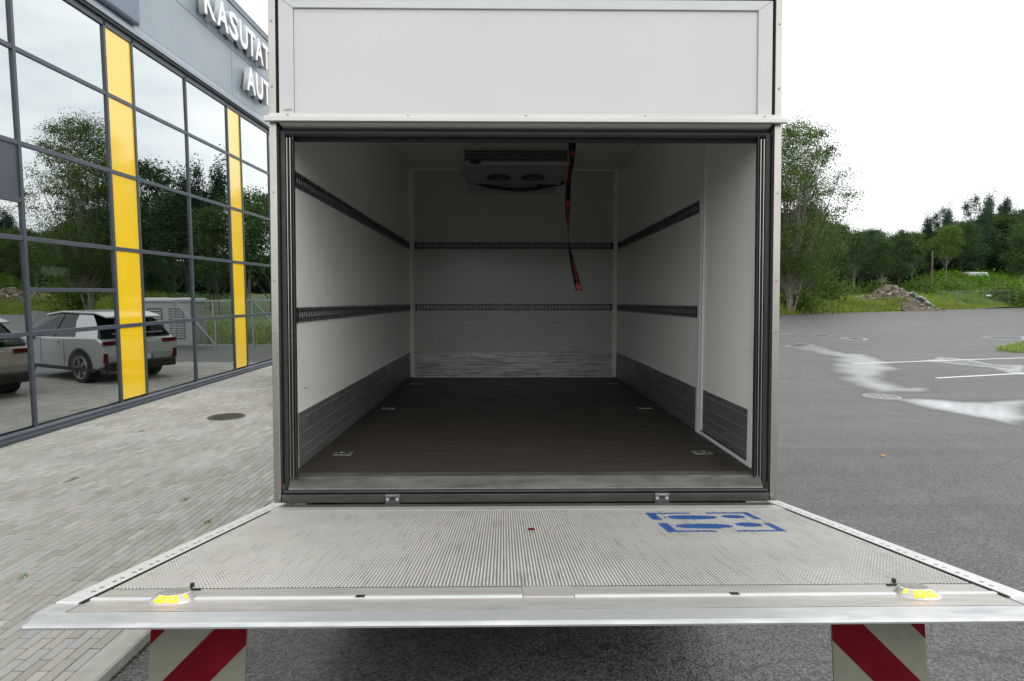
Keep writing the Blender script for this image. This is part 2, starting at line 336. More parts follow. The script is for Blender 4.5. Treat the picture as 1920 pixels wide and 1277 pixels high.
def smooth01(a, b, x):
    t = np.clip((np.asarray(x, float) - a) / (b - a), 0, 1); return t * t * (3 - 2 * t)

# ================================================================== GROUND
ZA = -.07                              # asphalt level; the paved apron is z = 0
XF = -7.0                              # facade plane
KX0, KX1, PAV_END = -2.41, -2.247, 18.6
WET = {
 'strip': ([(7.91, 12.35), (8.41, 12.47), (9.06, 12.16), (10.5, 12.28), (8.34, 9.72), (8.18, 10.0), (8.03, 10.76), (7.92, 11.58)], 1.0, .5),
 'mid': ([(11.09, 24.16), (12.99, 26.77), (12.42, 23.46), (12.12, 21.8), (12.79, 21.8), (12.18, 19.7), (11.35, 17.59), (9.41, 15.19), (9.06, 13.82), (10.25, 14.47), (9.19, 13.29), (7.81, 12.94), (7.98, 14.06), (8.58, 15.89), (9.26, 17.6), (11.16, 20.88), (11.07, 22.0)], .66, .7),
 'right': ([(13.2, 19.54), (14.48, 20.52), (15.11, 19.69), (14.75, 18.36), (15.64, 18.36), (13.62, 15.97), (13.48, 16.4), (13.97, 17.58), (13.66, 18.65)], .9, .4),
 'far': ([(23.1, 29.98), (24.59, 30.72), (25.75, 30.34), (23.72, 27.94), (22.88, 28.26)], 1., .25),
 'ring3': ([(15.88, 29.3), (16.91, 30.01), (17.13, 28.95), (16.41, 27.97), (15.83, 28.29)], 1., .3),
 'ring2': ([(15.43, 31.15), (16.22, 31.74), (16.44, 30.95), (15.43, 30.2)], .9, .3),
 'ring1': ([(11.15, 25.14), (12.5, 26.49), (13.01, 25.66), (11.95, 24.39), (11.09, 24.16)], .9, .4),
 'ring0': ([(13.99, 32.38), (15.08, 33.02), (15.28, 32.58), (14.28, 31.75)], .8, .3)}
def wetness(X, Y):
    n1 = np.array([noise.noise((x * .9, y * .9, 3)) for x, y in zip(X, Y)]); n2 = np.array([noise.noise((x * 3.1, y * 3.1, 9)) for x, y in zip(X, Y)])
    w = np.zeros(len(X))
    for poly, st, soft in WET.values():
        P = np.array(poly); Q = np.roll(P, -1, 0); ins = np.zeros(len(X), bool); dist = np.full(len(X), 1e9)
        for (ax, ay), (bx, by) in zip(P, Q):
            c = ((ay > Y) != (by > Y)) & (X < (bx - ax) * (Y - ay) / ((by - ay) or 1e-9) + ax); ins ^= c
            t = np.clip(((X - ax) * (bx - ax) + (Y - ay) * (by - ay)) / ((bx - ax) ** 2 + (by - ay) ** 2), 0, 1)
            dist = np.minimum(dist, np.hypot(X - ax - t * (bx - ax), Y - ay - t * (by - ay)))
        sd_ = np.where(ins, dist, -dist) + n1 * .22 * soft * 2 + n2 * .1
        w = np.maximum(w, st * smooth01(-soft * .5, soft, sd_))
    return w
def build_asphalt():
    # coarse sheet to the horizon with a finely divided lot in the middle (it carries the wet patches)
    xs = np.concatenate([[-400, -200, -80, -30, -12], np.arange(-6, 6, 3), np.arange(6, 26.01, .14), np.arange(28, 60, 4), [80, 120, 200, 400]])
    ys = np.concatenate([[-300, -100, -40, -12, -4], np.arange(0, 8, 2), np.arange(8.5, 33.6, .14), np.arange(36, 60, 4), [70, 90, 120, 200, 400]])
    X, Y = np.meshgrid(xs, ys); nx, ny = len(xs), len(ys)
    Xf, Yf = X.ravel(), Y.ravel(); inr = (Xf > 6) & (Xf < 26.1) & (Yf > 8) & (Yf < 33.8); w = np.zeros(len(Xf)); w[inr] = wetness(Xf[inr], Yf[inr])
    me = bpy.data.meshes.new('asphalt_lot'); idx = np.arange(nx * ny).reshape(ny, nx)
    F = np.stack([idx[:-1, :-1], idx[:-1, 1:], idx[1:, 1:], idx[1:, :-1]], -1).reshape(-1, 4)
    me.from_pydata(np.stack([Xf, Yf, np.full(len(Xf), ZA)], -1).tolist(), [], F.tolist()); me.update()
    a = me.attributes.new('wet', 'FLOAT', 'POINT'); a.data.foreach_set('value', w.astype(np.float32))
    me.materials.append(MATS['asphalt']); o = bpy.data.objects.new('asphalt_lot', me); COL.objects.link(o); return struct(o)
lot = build_asphalt()

# parking lines
def ground_strip(name, a, b, w, mat, z, parent):
    a, b = Vector((*a, 0)), Vector((*b, 0)); d = (b - a).normalized(); p = Vector((-d.y, d.x, 0)) * w / 2
    return MB().add([(*(a - p).xy, z), (*(b - p).xy, z), (*(b + p).xy, z), (*(a + p).xy, z)], [(0, 1, 2, 3)]).build(name, mat, parent)
for a, b in (((10.55, 18.66), (22.6, 21.69)), ((10.88, 15.47), (22.9, 19.13)), ((10.2, 21.75), (11.3, 22.0))):
    if a[0] > 10.4: ground_strip('parking_line', a, b, .12, 'line_paint', ZA + .004, lot)

# apron: bedding sheet, kerb stones, pavers one by one
apron = struct(MB().box((-7.35, -6, ZA - .05), (KX0, PAV_END, -.008)).build('paved_apron', 'joint_sand'))
kerb = struct(MB().box((KX0 + .004, -6, ZA - .05), (KX1 - .01, PAV_END, -.03)).build('kerb', 'joint_sand'))
kp = [(KX0 + .003, -.06), (KX1, -.12), (KX1, -.012), (KX1 - .012, 0), (KX0 + .003, 0)]
y = -5.9; k0 = MB().prism(kp, 1, .002, .994).build('kerb_stone', 'kerb_stone', kerb)
k0.location = (0, y, 0); y += 1
while y < PAV_END - .5:
    c = copy(k0, kerb); c.location = (random.uniform(-.002, .002), y, random.uniform(-.002, .001)); y += 1
mo = MB()
for i in range(1600):
    yy = random.uniform(2.4, 9); x = KX1 + .002 + abs(random.gauss(0, .014)); r_ = random.uniform(.003, .010)
    mo.add([(x - r_, yy - r_, ZA + .002), (x + r_, yy - r_ * .4, ZA + .002), (x + r_ * .6, yy + r_, ZA + .002), (x, yy, ZA + r_ * .7)], [(0, 1, 3), (1, 2, 3), (2, 0, 3)])
mo.build('gutter_moss', 'moss', kind='stuff')
PW, PL, GAP = .0725, .2155, .0045
def paver_geo(w, l, h=.009):
    a, b, c = w / 2, l / 2, .004
    return ([(-a, -b, -h), (a, -b, -h), (a, b, -h), (-a, b, -h), (-a, -b, -c), (a, -b, -c), (a, b, -c), (-a, b, -c), (-a + c, -b + c, 0), (a - c, -b + c, 0), (a - c, b - c, 0), (-a + c, b - c, 0)],
            [(8, 9, 10, 11), (4, 5, 9, 8), (5, 6, 10, 9), (6, 7, 11, 10), (7, 4, 8, 11), (0, 1, 5, 4), (1, 2, 6, 5), (2, 3, 7, 6), (3, 0, 4, 7)])
PG = paver_geo(PW - GAP, PL - .0085)
cover_c, cover_r = (-4.80, 10.30), .30
cells = []
row = 0; x = KX0 - PW / 2 - .004
while x > XF + .06:
    y = .8 + (PL / 2 if row % 2 else 0)
    while y < PAV_END - PL / 2:
        cells.append((x, y))
        y += PL
    x -= PW; row += 1
def pix(x, y, z=0):
    q = cam.matrix_world.inverted() @ Vector((x, y, z)); return 960 - 1150 * q.x / q.z, 638.5 + 1150 * q.y / q.z
bpy.context.view_layer.update(); CI = cam.matrix_world.inverted()
def pix(x, y, z=0):
    q = CI @ Vector((x, y, z)); return 960 + 1150 * q.x / -q.z, 638.5 - 1150 * q.y / -q.z
def seen(c):
    px, py = pix(*c)
    if not (5 < px < 500 and py < 1270): return False
    # the raised platform hides what lies right of its slanting edge
    if py < 1165 and px > 515 - (py - 945) * 2.1 - 6 and py > 945: return False
    return not (1160 < py < 1172)
vis = sorted([c for c in cells if c[1] > 2.9 and seen(c)], key=lambda c: c[1] ** 2 + c[0] ** 2)[:300]; vs = set(vis)
def paver_tone(): return random.uniform(-.0015, .0012)
proto = None
for x, y in vis:
    if proto is None: proto = MB().add(*PG).build('paver', 'paver_concrete', apron); o = proto
    else: o = copy(proto, apron)
    o.location = (x, y, paver_tone()); o.rotation_euler = (random.gauss(0, .006), random.gauss(0, .009), random.gauss(0, .004))
fld = MB(); GV, GF = PG
for x, y in cells:
    if (x, y) in vs: continue
    dz = paver_tone(); tx, ty = random.gauss(0, .008), random.gauss(0, .005)
    fld.add([(x + a, y + b, c + dz + a * tx + b * ty) for a, b, c in GV], GF)
fld.build('paver_field', 'paver_concrete', apron, kind='stuff')
ov = copy(proto, apron); ov.location = (-4.93, 6.78, .002); ov['label'] = 'darker brown paver'
ov.data = proto.data.copy(); ov.data.materials[0] = M('paver_brown', (.16, .14, .10), .85, var=(30, .3))
w1 = MB()
for cx, cy in ((-2.77, 5.5), (-3.6, 4.4), (-5.6, 9.2), (-2.9, 8.0), (-3.3, 6.1)):
    for i in range(26):
        a = random.uniform(0, 6.28); l_ = random.uniform(.015, .045); x = cx + random.gauss(0, .015); y = cy + random.gauss(0, .03)
        w1.add([(x, y, 0), (x + .005, y + .004, 0), (x + math.cos(a) * l_, y + math.sin(a) * l_, random.uniform(.008, .03))], [(0, 1, 2)])
w1.build('joint_weeds', 'weeds', kind='stuff')

# manhole covers
def cover(loc, r, label, bars=False, mat='cover_iron', z=0., sunk=0.):
    t = thing('manhole_cover', label, 'manhole cover', (*loc, z), group='manhole covers in the ground')
    m = MB(); k = 36
    ro, ri = r, r * .86
    ring = [(math.cos(2 * math.pi * i / k), math.sin(2 * math.pi * i / k)) for i in range(k)]
    m.add([(a * ro, b * ro, .000) for a, b in ring] + [(a * ro * .97, b * ro * .97, .007) for a, b in ring] + [(a * ri, b * ri, .007) for a, b in ring] + [(a * ri, b * ri, -.004 - sunk) for a, b in ring],
          [(j * k + i, j * k + (i + 1) % k, (j + 1) * k + (i + 1) % k, (j + 1) * k + i) for j in range(3) for i in range(k)])
    m.build('rim', 'cover_ring' if bars else mat, t)
    d = MB(); d.add([(a * ri * .985, b * ri * .985, .003 - sunk) for a, b in ring], [tuple(range(k))])
    d.build('lid', mat if not sunk else 'hole_dark', t)
    st = MB()
    if bars:
        for sx in (-.16, .0):
            st.add([(sx - .012, -ri * .93, .006), (sx + .012, -ri * .93, .006), (sx + .22, ri * .9, .006), (sx + .196, ri * .9, .006)], [(0, 1, 2, 3)])
        st.build('stripe', 'cover_ring', t)
    elif not sunk:
        for i in range(-4, 5):
            for j in range(-4, 5):
                if math.hypot(i, j) < 4.3: st.box((i * ri * .2 - .018, j * ri * .2 - .018, .003), (i * ri * .2 + .018, j * ri * .2 + .018, .008))
        st.build('stud', mat, t, kind='stuff')
    return t
cover(cover_c, cover_r, 'rusty round manhole cover in the grey paving in front of the glass facade', z=.003)
cover((7.82, 12.72), .36, 'grey manhole cover with two pale stripes at the tip of the wet streak', True, 'cover_grey', ZA)
cover((12.05, 25.4), .32, 'black sunken manhole in the asphalt where the pale wet trail begins', z=ZA, sunk=.05)
cover((15.92, 31.1), .3, 'small dark manhole with thin wet ring, between the sunken one and the puddle one', z=ZA)
cover((16.5, 29.1), .3, 'manhole surrounded by a bright white puddle on the far asphalt', z=ZA)
lf = MB().add([(0, -.05, 0), (.03, 0, .012), (0, .055, .004), (-.03, 0, .01)], [(0, 1, 2, 3)]).build('fallen_leaf', 'leaf_orange'); lf.location = (4.97, 8.0, ZA + .008)
tag(lf, 'tiny orange fallen leaf lying on the bare asphalt', 'leaf')

# terrain beyond the lot
def y_edge(x):
    x = np.asarray(x, float)
    return np.where(x > 27.3, 60.9 + (x - 27.3) * .613, np.where(x > 0, 25 + x * (35.9 / 27.3), 25.))
def height(x, y):
    x = np.asarray(x, float); y = np.asarray(y, float); s = (y - y_edge(x)) * .86
    z = -.075 + .03 * smooth01(-.3, .3, s) + 1.05 * smooth01(.3, 7, s) * smooth01(8, 24, x) + .5 * smooth01(20, 60, s)
    m = smooth01(66.0, 75.5, x - (y - 98) * .25) * smooth01(4, 17, s) * (1 - .35 * smooth01(30, 60, s))
    bump = .5 * np.sin(x * .55 + 1) * np.cos(y * .33) + .3 * np.sin(x * 1.3 + y * .7)
    z = z + m * (3.9 + .8 * bump + .055 * np.clip(x - 78, 0, 30))
    z = z + .8 * np.exp(-((x - 66) / 6) ** 2 - ((y - 92) / 5) ** 2)
    return z
gx_ = np.concatenate([np.arange(-80, 0, 8), np.arange(0, 24, 2), np.arange(24, 110, 1.), np.arange(112, 240, 8)])
ts = np.concatenate([np.arange(-.4, 3, .4), np.arange(3, 50, 1.2), np.arange(52, 160, 8)])
X, T = np.meshgrid(gx_, ts); Y = y_edge(X) + T; Z = height(X, Y)
idx = np.arange(X.size).reshape(X.shape)
me = bpy.data.meshes.new('grass_terrain'); me.from_pydata(np.stack([X.ravel(), Y.ravel(), Z.ravel()], -1).tolist(), [], np.stack([idx[:-1, :-1], idx[:-1, 1:], idx[1:, 1:], idx[1:, :-1]], -1).reshape(-1, 4).tolist())
me.materials.append(MATS['grass_soil']); me.polygons.foreach_set('use_smooth', [True] * len(me.polygons))
ter = bpy.data.objects.new('grass_terrain', me); COL.objects.link(ter); struct(ter)
# the small grass island by the parking bays
isl = MB(); ipts = [(18.35, 23.0), (18.3, 21.9), (18.9, 21.5), (22, 20.7), (26, 21.2), (27, 25), (25, 27.5), (21.3, 25.3), (19.3, 23.9)]
isl.add([(a, b, ZA - .01) for a, b in ipts] + [(22 + (a - 22) * .93, 23.5 + (b - 23.5) * .9, ZA + .09) for a, b in ipts], [tuple(range(9, 18))] + [(i, (i + 1) % 9, 9 + (i + 1) % 9, 9 + i) for i in range(9)])
struct(isl.build('grass_island', 'grass_soil'))

def blades(pts, h0, h1, w, name, mat, lean=.35):
    rng = np.random.default_rng(5); P = np.asarray(pts); n = len(P)
    a = rng.uniform(0, 6.283, n); h = rng.uniform(h0, h1, n) * (P[:, 3] if P.shape[1] > 3 else 1); dx, dy = np.cos(a) * w / 2, np.sin(a) * w / 2
    l1 = rng.normal(0, lean, n) * h; l2 = rng.normal(0, lean, n) * h
    b0 = P[:, :3] + np.stack([dx, dy, np.zeros(n)], -1); b1 = P[:, :3] - np.stack([dx, dy, np.zeros(n)], -1)
    m0 = P[:, :3] + np.stack([l1 * .35 + dx * .7, l2 * .35 + dy * .7, h * .6], -1); m1 = P[:, :3] + np.stack([l1 * .35 - dx * .7, l2 * .35 - dy * .7, h * .6], -1)
    tp = P[:, :3] + np.stack([l1, l2, h], -1)
    V = np.stack([b0, b1, m1, m0, tp], 1).reshape(-1, 3); o = np.arange(n) * 5
    F = [(i, i + 1, i + 2, i + 3) for i in o] + [(i + 3, i + 2, i + 4) for i in o]
    me = bpy.data.meshes.new(name); me.from_pydata(V.tolist(), [], [tuple(int(q) for q in f) for f in F]); me.materials.append(MATS[mat])
    ob = bpy.data.objects.new(name, me); COL.objects.link(ob); ob['kind'] = 'stuff'; return ob
rng = np.random.default_rng(11)
x = np.concatenate([rng.uniform(22, 95, 62000), rng.uniform(38, 56, 9000)]); t = np.concatenate([np.abs(rng.normal(0, 4.5, 62000)) + .1, rng.uniform(.1, 3.2, 9000)]); y = y_edge(x) + t
patch = np.array([.55 + .9 * max(0, .5 + noise.noise((a * .25, b * .25, 1))) for a, b in zip(x, y)])
hh = patch * np.where(x > 60, .55, 1.) * (.3 + .7 * smooth01(.1, 1.2, t))
blades(np.stack([x, y, height(x, y), hh], -1), .45, 1.25, .07, 'verge_grass', 'grass_blade', .3)
x = rng.uniform(18.3, 26.5, 9000); y = rng.uniform(20.8, 27, 9000); keep = (y < 21.6 + (x - 18.3) * .8 + 1.4) & (y > 21.9 - (x - 18.3) * .25)
blades(np.stack([x, y, np.full(len(x), ZA + .05)], -1)[keep], .05, .16, .03, 'island_grass', 'grass_blade', .4)
x = rng.uniform(-60, 22, 14000); y = y_edge(x) + np.abs(rng.normal(0, 5, 14000)) + .1
blades(np.stack([x, y, height(x, y)], -1), .25, .7, .06, 'far_grass', 'grass_blade', .3)
def leaf_cloud(P, size, name, mat, kind='stuff', up=.4, parent=None):
    """P: (n,3) leaf centres -> one mesh of leaf-sized quads"""
    P = np.asarray(P); n = len(P); rg = np.random.default_rng(n)
    nrm = rg.normal(0, 1, (n, 3)); nrm[:, 2] += up; nrm /= np.linalg.norm(nrm, axis=1)[:, None]
    a = np.cross(nrm, rg.normal(0, 1, (n, 3))); a /= np.linalg.norm(a, axis=1)[:, None]; b = np.cross(nrm, a)
    s = size * rg.uniform(.6, 1.4, n)[:, None]
    V = np.stack([P - a * s * .5, P + b * s * .32 + nrm * s * .06, P + a * s * .5, P - b * s * .32 + nrm * s * .06], 1).reshape(-1, 3)
    F = np.arange(n * 4).reshape(-1, 4)
    me = bpy.data.meshes.new(name); me.from_pydata(V.tolist(), [], F.tolist()); me.materials.append(MATS[mat])
    ob = bpy.data.objects.new(name, me); COL.objects.link(ob); ob.parent = parent
    if kind: ob['kind'] = kind
    return ob
n = 42000; x = rng.uniform(60, 104, n); t = rng.uniform(2.5, 34, n); y = y_edge(x) + t; z = height(x, y)
cl = np.array([noise.noise((a * .45, b * .45, 4)) for a, b in zip(x, y)])
hgt = np.abs(rng.normal(0, .3, n)) * (1 + 2.2 * np.clip(cl, 0, 1)) + .05
leaf_cloud(np.stack([x, y, z + hgt], -1), .34, 'mound_weeds', 'weeds', up=3.)

# ================================================================== BUILDING
bld = thing('showroom_building', 'dark framed glass showroom facade with yellow panels and grey fascia', 'building', (XF, 0, 0))
def FX(x): return x                     # local x = 0 is the outer face of the glass line
CUTS = [2.4, 4.35, 6.9, 8.98, 11.0, 11.78, 13.67, 15.62, 16.36, 18.25, 20.2, 20.95, 22.9, 24.9, 25.65, 27.6, 29.6]
YEL = {(11.0, 11.78), (15.62, 16.36), (20.2, 20.95), (24.9, 25.65), (4.35, 4.351)}
ROWS = [.14, 1.50, 2.885, 4.235, 5.555, 6.72]
Y0, Y1 = CUTS[0], CUTS[-1]
for a, b in zip(CUTS, CUTS[1:]):
    for i, (z0, z1) in enumerate(zip(ROWS, ROWS[1:])):
        if (a, b) in YEL:
            MB().box((-.055, a + .02, z0 + .02), (-.014, b - .02, z1 - .02)).build('yellow_panel', 'yellow_panel', bld, bev=.003)
        else:
            spans = [(z0, 2.145), (2.145, z1)] if (a == 8.98 and i == 1) else [(z0, 3.42), (3.42, z1)] if (a == 6.9 and i == 2) else [(z0, z1)]
            for q0, q1 in spans:
                cz, cy = (q0 + q1) / 2, (a + b) / 2
                if q0 == 3.42: MB().box((-.055, a + .02, q0 + .02), (-.014, b - .02, q1 - .02)).build('spandrel_panel', 'facade_frame', bld, bev=.003); continue
                o = MB().box((-.012, a - cy + .015, q0 - cz + .015), (0, b - cy - .015, q1 - cz - .015)).build('pane', 'facade_glass', bld)
                o.location = (-.02, cy, cz); o.rotation_euler = (0, random.gauss(0, .0025), random.gauss(0, .0025))
                if q0 == 1.50 and q1 == 2.145:
                    d = MB().box((-.13, a + .03, q0), (-.11, b - .03, q1)).build('backing_panel', 'room_dark', bld)
for c in CUTS:
    MB().box((-.14, c - .027, .13), (.012, c + .027, 6.78)).build('mullion', 'facade_frame', bld, bev=.004)
for z in ROWS[1:-1]:
    for a, b in zip(CUTS, CUTS[1:]):
        MB().box((-.12, a + .027, z - .034), (.006, b - .027, z + .034)).build('transom', 'facade_frame', bld, bev=.004)
MB().box((-.12, 8.98 + .027, 2.115), (.006, 11.0 - .027, 2.175)).build('transom', 'facade_frame', bld, bev=.004)
MB().box((-.12, 6.9 + .027, 3.386), (.006, 8.98 - .027, 3.454)).build('transom', 'facade_frame', bld, bev=.004)
MB().prism([(-.2, 0), (.10, 0), (.10, .05), (.055, .062), (.055, .10), (.02, .128), (-.2, .128)], 1, Y0, Y1).build('base_sill', 'facade_frame', bld)
MB().box((-.2, Y0, 6.70), (.012, Y1, 6.80)).build('head_frame', 'facade_frame', bld)
MB().box((-.2, Y0, 6.802), (.06, Y1, 6.86)).build('drip_flashing', 'room_dark', bld)
MB().prism([(-.2, 6.862), (.085, 6.862), (.085, 6.93), (.02, 7.06), (-.2, 7.06)], 1, Y0, Y1).build('lower_flashing', 'fascia', bld)
FC = [2.4, 8.03, 12.0, 15.93, 19.86, 23.8, 29.6]
for a, b in zip(FC, FC[1:]):
    for z0, z1 in ((7.063, 8.2), (8.212, 9.32)):
        MB().box((-.2, a + .008, z0), (.02, b - .008, z1)).build('cladding_panel', 'fascia', bld, bev=.004)
MB().box((-.2, Y0, 7.06), (.004, Y1, 9.33)).build('cladding_back', 'room_dark', bld)
MB().prism([(-.3, 9.335), (.05, 9.335), (.05, 9.36), (.03, 9.36), (.07, 9.47), (-.3, 9.5)], 1, Y0, Y1).build('parapet_cap', 'coping', bld)
MB().box((.023, 2.4, 7.02), (.16, 11.85, 9.28)).build('fascia_sign_panel', 'fascia_blue', bld, bev=.05)
# room behind the glass
D = -13.0
MB().box((D, Y0, -.1), (-.2, Y1 + 14, .02)).build('floor', 'room_floor', bld)
MB().box((D, Y0, 6.9), (-.2, Y1 + 14, 7.1)).build('ceiling', 'room_wall', bld)
MB().box((D, Y0 - .2, 0), (-.2, Y0, 9.3)).build('end_wall', 'room_wall', bld); MB().box((D, Y1 + 14, 0), (0, Y1 + 14.2, 9.3)).build('end_wall', 'room_wall', bld)
MB().box((-.3, Y1 + .01, 0), (0, Y1 + 14, 9.4)).build('blank_wall', 'fascia', bld)
MB().box((D - .2, Y0 - .2, 7.11), (-.21, Y1 + 14.2, 9.2)).build('roof', 'fascia', bld)
bw = MB(); wins = [(26.5, 28.4), (29.4, 31.0), (33.0, 37.3), (38.6, 42.2)]
bw.box((D - .2, Y0, 0), (D, Y1 + 14, 1.55)); bw.box((D - .2, Y0, 3.25), (D, Y1 + 14, 7.1)); last = Y0
for a, b in wins: bw.box((D - .2, last, 1.552), (D, a, 3.248)); last = b
bw.box((D - .2, last, 1.552), (D, Y1 + 14, 3.248)); bw.build('back_wall', 'room_wall', bld)
for a, b in wins: MB().box((D - .22, a - .05, 1.50), (D + .03, b + .05, 1.555)).build('window_sill', 'room_dark', bld)
for cy in (12.6, 23.3, 31.9, 38.0): MB().box((-8.4, cy - .25, .02), (-7.9, cy + .25, 6.9)).build('column', 'room_dark', bld)
ex = thing('exit_sign', 'green lit running figure exit sign hanging inside behind the glass', 'exit sign', (XF - 12.8, 35.5, 3.78))
MB().box((0, -.30, 0), (.08, .30, .32)).build('housing', 'plate_white', ex)
MB().box((.081, -.28, .02), (.09, .28, .30)).build('lit_face', 'exit_green', ex)
MB().box((.091, -.17, .06), (.094, -.08, .26)).build('arrow', 'plate_white', ex); MB().box((.091, .05, .06), (.094, .13, .26)).build('figure', 'plate_white', ex)
tree_line = None

# sign letters on the fascia (only what the photo shows)
sg = thing('wall_sign', 'large white raised letters KASUTAT AUT on the grey fascia', 'sign', (XF + .03, 0, 0))
def letter(ch, y, z, w, h):
    me = text_mesh(ch, bold=.028, extrude=.5, size=1.0)
    co = np.array([v.co[:] for v in me.vertices]); mn, mx_ = co.min(0), co.max(0)
    out = []
    for v in me.vertices:
        q = (np.array(v.co[:]) - mn) / (mx_ - mn)
        v.co = (.06 + .13 * q[2], y + w * q[0], z + h * q[1])
    me.materials.clear(); me.materials.append(MATS['letter_white']); me.materials.append(MATS['letter_side'])
    for p in me.polygons: p.material_index = 0 if abs(p.normal.z) > .9 else 1
    me.update()
    for p in me.polygons: p.material_index = 0 if p.normal.x > .9 else 1
    o = bpy.data.objects.new('letter', me); COL.objects.link(o); o.parent = sg
    MB().box((0, y + w * .2, z + h * .12), (.062, y + w * .8, z + h * .2)).build('bracket', 'room_dark', o)
for ch, y, w in (('K', 14.21, .55), ('A', 14.80, .60), ('S', 15.44, .50), ('U', 16.02, .48), ('T', 16.51, .48), ('A', 16.96, .54), ('T', 17.49, .48)): letter(ch, y, 8.33, w, .64)
for ch, y, w in (('A', 16.36, .55), ('U', 16.95, .47), ('T', 17.46, .48)): letter(ch, y, 7.35, w, .64)

# ================================================================== TRUCK  (local: x right, y forward, z up; y = 0 the rear frame)
trk = thing('box_truck', 'white refrigerated box truck seen from behind, open and empty, tail lift lowered flat', 'truck', (.0884, 3.0847, 1.0995), (R(-.793), 0, R(.547)))
def lean(x, y, z): return (x, y - .04 + .033 * z, z)
FL, CE, HW, BK = .065, 2.49, 1.215, 4.1     # floor, ceiling, half width, front bulkhead
for s in (-1, 1):
    p = MB().prism([(s * 1.243, 0), (s * 1.276, 0), (s * 1.280, .004), (s * 1.280, .14), (s * 1.243, .14)][::s], 2, -.06, 2.60).build('corner_post', 'alu_post', trk, bev=.003, fn=lean)
    for z in (.30, .80, 1.06, 1.50, 2.02, 2.34):
        MB().cyl((s * 1.263, -.004, z), .006, 1, .006, 10).build('screw', 'steel', p, fn=lean)
    MB().box((s * 1.229, .03, 1.89), (s * 1.2425, .12, 2.455)).build('side_gap', 'rubber', trk, fn=lean)
    MB().prism([(s * 1.228, 1.884), (s * 1.228, 2.452), (s * 1.157, 2.405), (s * 1.157, 1.884)][::-s], 1, .002, .05).build('header_frame', 'frame_white', trk, bev=.002, fn=lean)
    # rubber bulb down each side, then the bright door tracks
    MB().tube([(s * 1.222, .035, .0), (s * 1.222, .035, .9), (s * 1.222, .035, 1.80)], .0175, 10).build('side_seal', 'rubber', trk, smooth=True, fn=lean)
    MB().box((s * 1.2385, .02, -.01), (s * 1.2435, .12, 1.83)).build('seal_flange', 'rubber_dull', trk, fn=lean)
    tr_ = MB().box((s * 1.1995, .10, .055), (s * 1.2385, .128, 1.80)).box((s * 1.168, .018, .055), (s * 1.172, .045, 1.80)).box((s * 1.172, .041, .055), (s * 1.2385, .045, 1.80)).build('door_track', 'track_dark', trk, fn=lean)
    for u in (1.199, 1.183): MB().box((s * u, .022, .06), (s * (u + .003), .04, 1.775)).build('guide_strip', 'alu_post', tr_, fn=lean)
    MB().box((s * 1.2405, .02, -.052), (s * 1.228, .06, .03)).build('corner_cap', 'alu_worn', trk, fn=lean)
MB().box((-1.155, .012, 1.888), (1.155, .05, 2.403)).build('header_panel', 'header_white', trk, fn=lean)
MB().prism([(-1.226, 2.452), (-1.1555, 2.405), (1.1555, 2.405), (1.226, 2.452)], 1, .002, .05).build('header_frame', 'frame_white', trk, bev=.002, fn=lean)
MB().box((-1.158, .02, 1.86), (1.158, .08, 2.45)).build('header_back', 'rubber_dull', trk, fn=lean)
MB().box((-1.28, .01, 2.462), (1.28, .14, 2.60)).build('top_rail', 'alu_post', trk, bev=.006, fn=lean)
MB().box((-1.242, .02, 2.4535), (1.242, .1, 2.461)).build('top_gap', 'rubber', trk, fn=lean)
dr = MB().box((-1.279, -.006, 1.8675), (1.279, .0015, 1.888)).prism([(-.036, 1.8415), (-.0065, 1.8415), (-.0065, 1.867), (-.030, 1.867), (-.036, 1.862)], 0, -1.292, 1.292).build('drip_rail', 'alu_lip', trk, bev=.0015, fn=lean)
for u in (-1.185, -.59, -.005, .59, 1.19):
    MB().cyl((u, -.010, 1.878), .0065, 1, .005, 10).build('screw', 'steel', dr, fn=lean)
lt = MB().cyl((-1.195, -.004, 1.912), .009, 1, .007, 12).box((-1.190, -.003, 1.9065), (-1.165, .002, 1.9145)).build('latch_tab', 'alu_post', trk, fn=lean)
MB().add([(-1.228, -.0055, 1.841), (1.228, -.0055, 1.841), (1.228, .06, 1.825), (-1.228, .06, 1.825)], [(0, 1, 2, 3)]).build('header_soffit', 'frame_white', trk, fn=lean)
MB().tube([(-1.241, .042, 1.80), (0, .042, 1.80), (1.241, .042, 1.80)], .0205, 10).build('top_seal', 'rubber', trk, smooth=True, fn=lean)
MB().box((-1.24, .062, 1.772), (1.24, .1, 1.86)).build('seal_flange', 'rubber_dull', trk, fn=lean)
# box shell
def wall_panel(name, a, b, mat, **k): return MB().box(a, b).build(name, mat, trk, **k)
wall_panel('side_wall', (-1.274, .13, -.05), (-HW, BK, 2.56), 'wall_scuffed'); wall_panel('side_wall', (HW, .13, -.05), (1.274, BK, 2.56), 'wall_scuffed')
wall_panel('roof_panel', (-1.274, .14, 2.561), (1.274, BK + .06, 2.60), 'truck_white'); wall_panel('ceiling_panel', (-HW + .001, .10, CE), (HW - .001, BK - .001, 2.558), 'white_gelcoat')
wall_panel('bulkhead', (-1.274, BK, -.05), (1.274, BK + .06, 2.56), 'bulkhead_scuffed')
MB().box((-HW + .001, .02, -.05), (HW - .001, BK - .001, FL)).build('box_floor', 'floor_ply', trk)
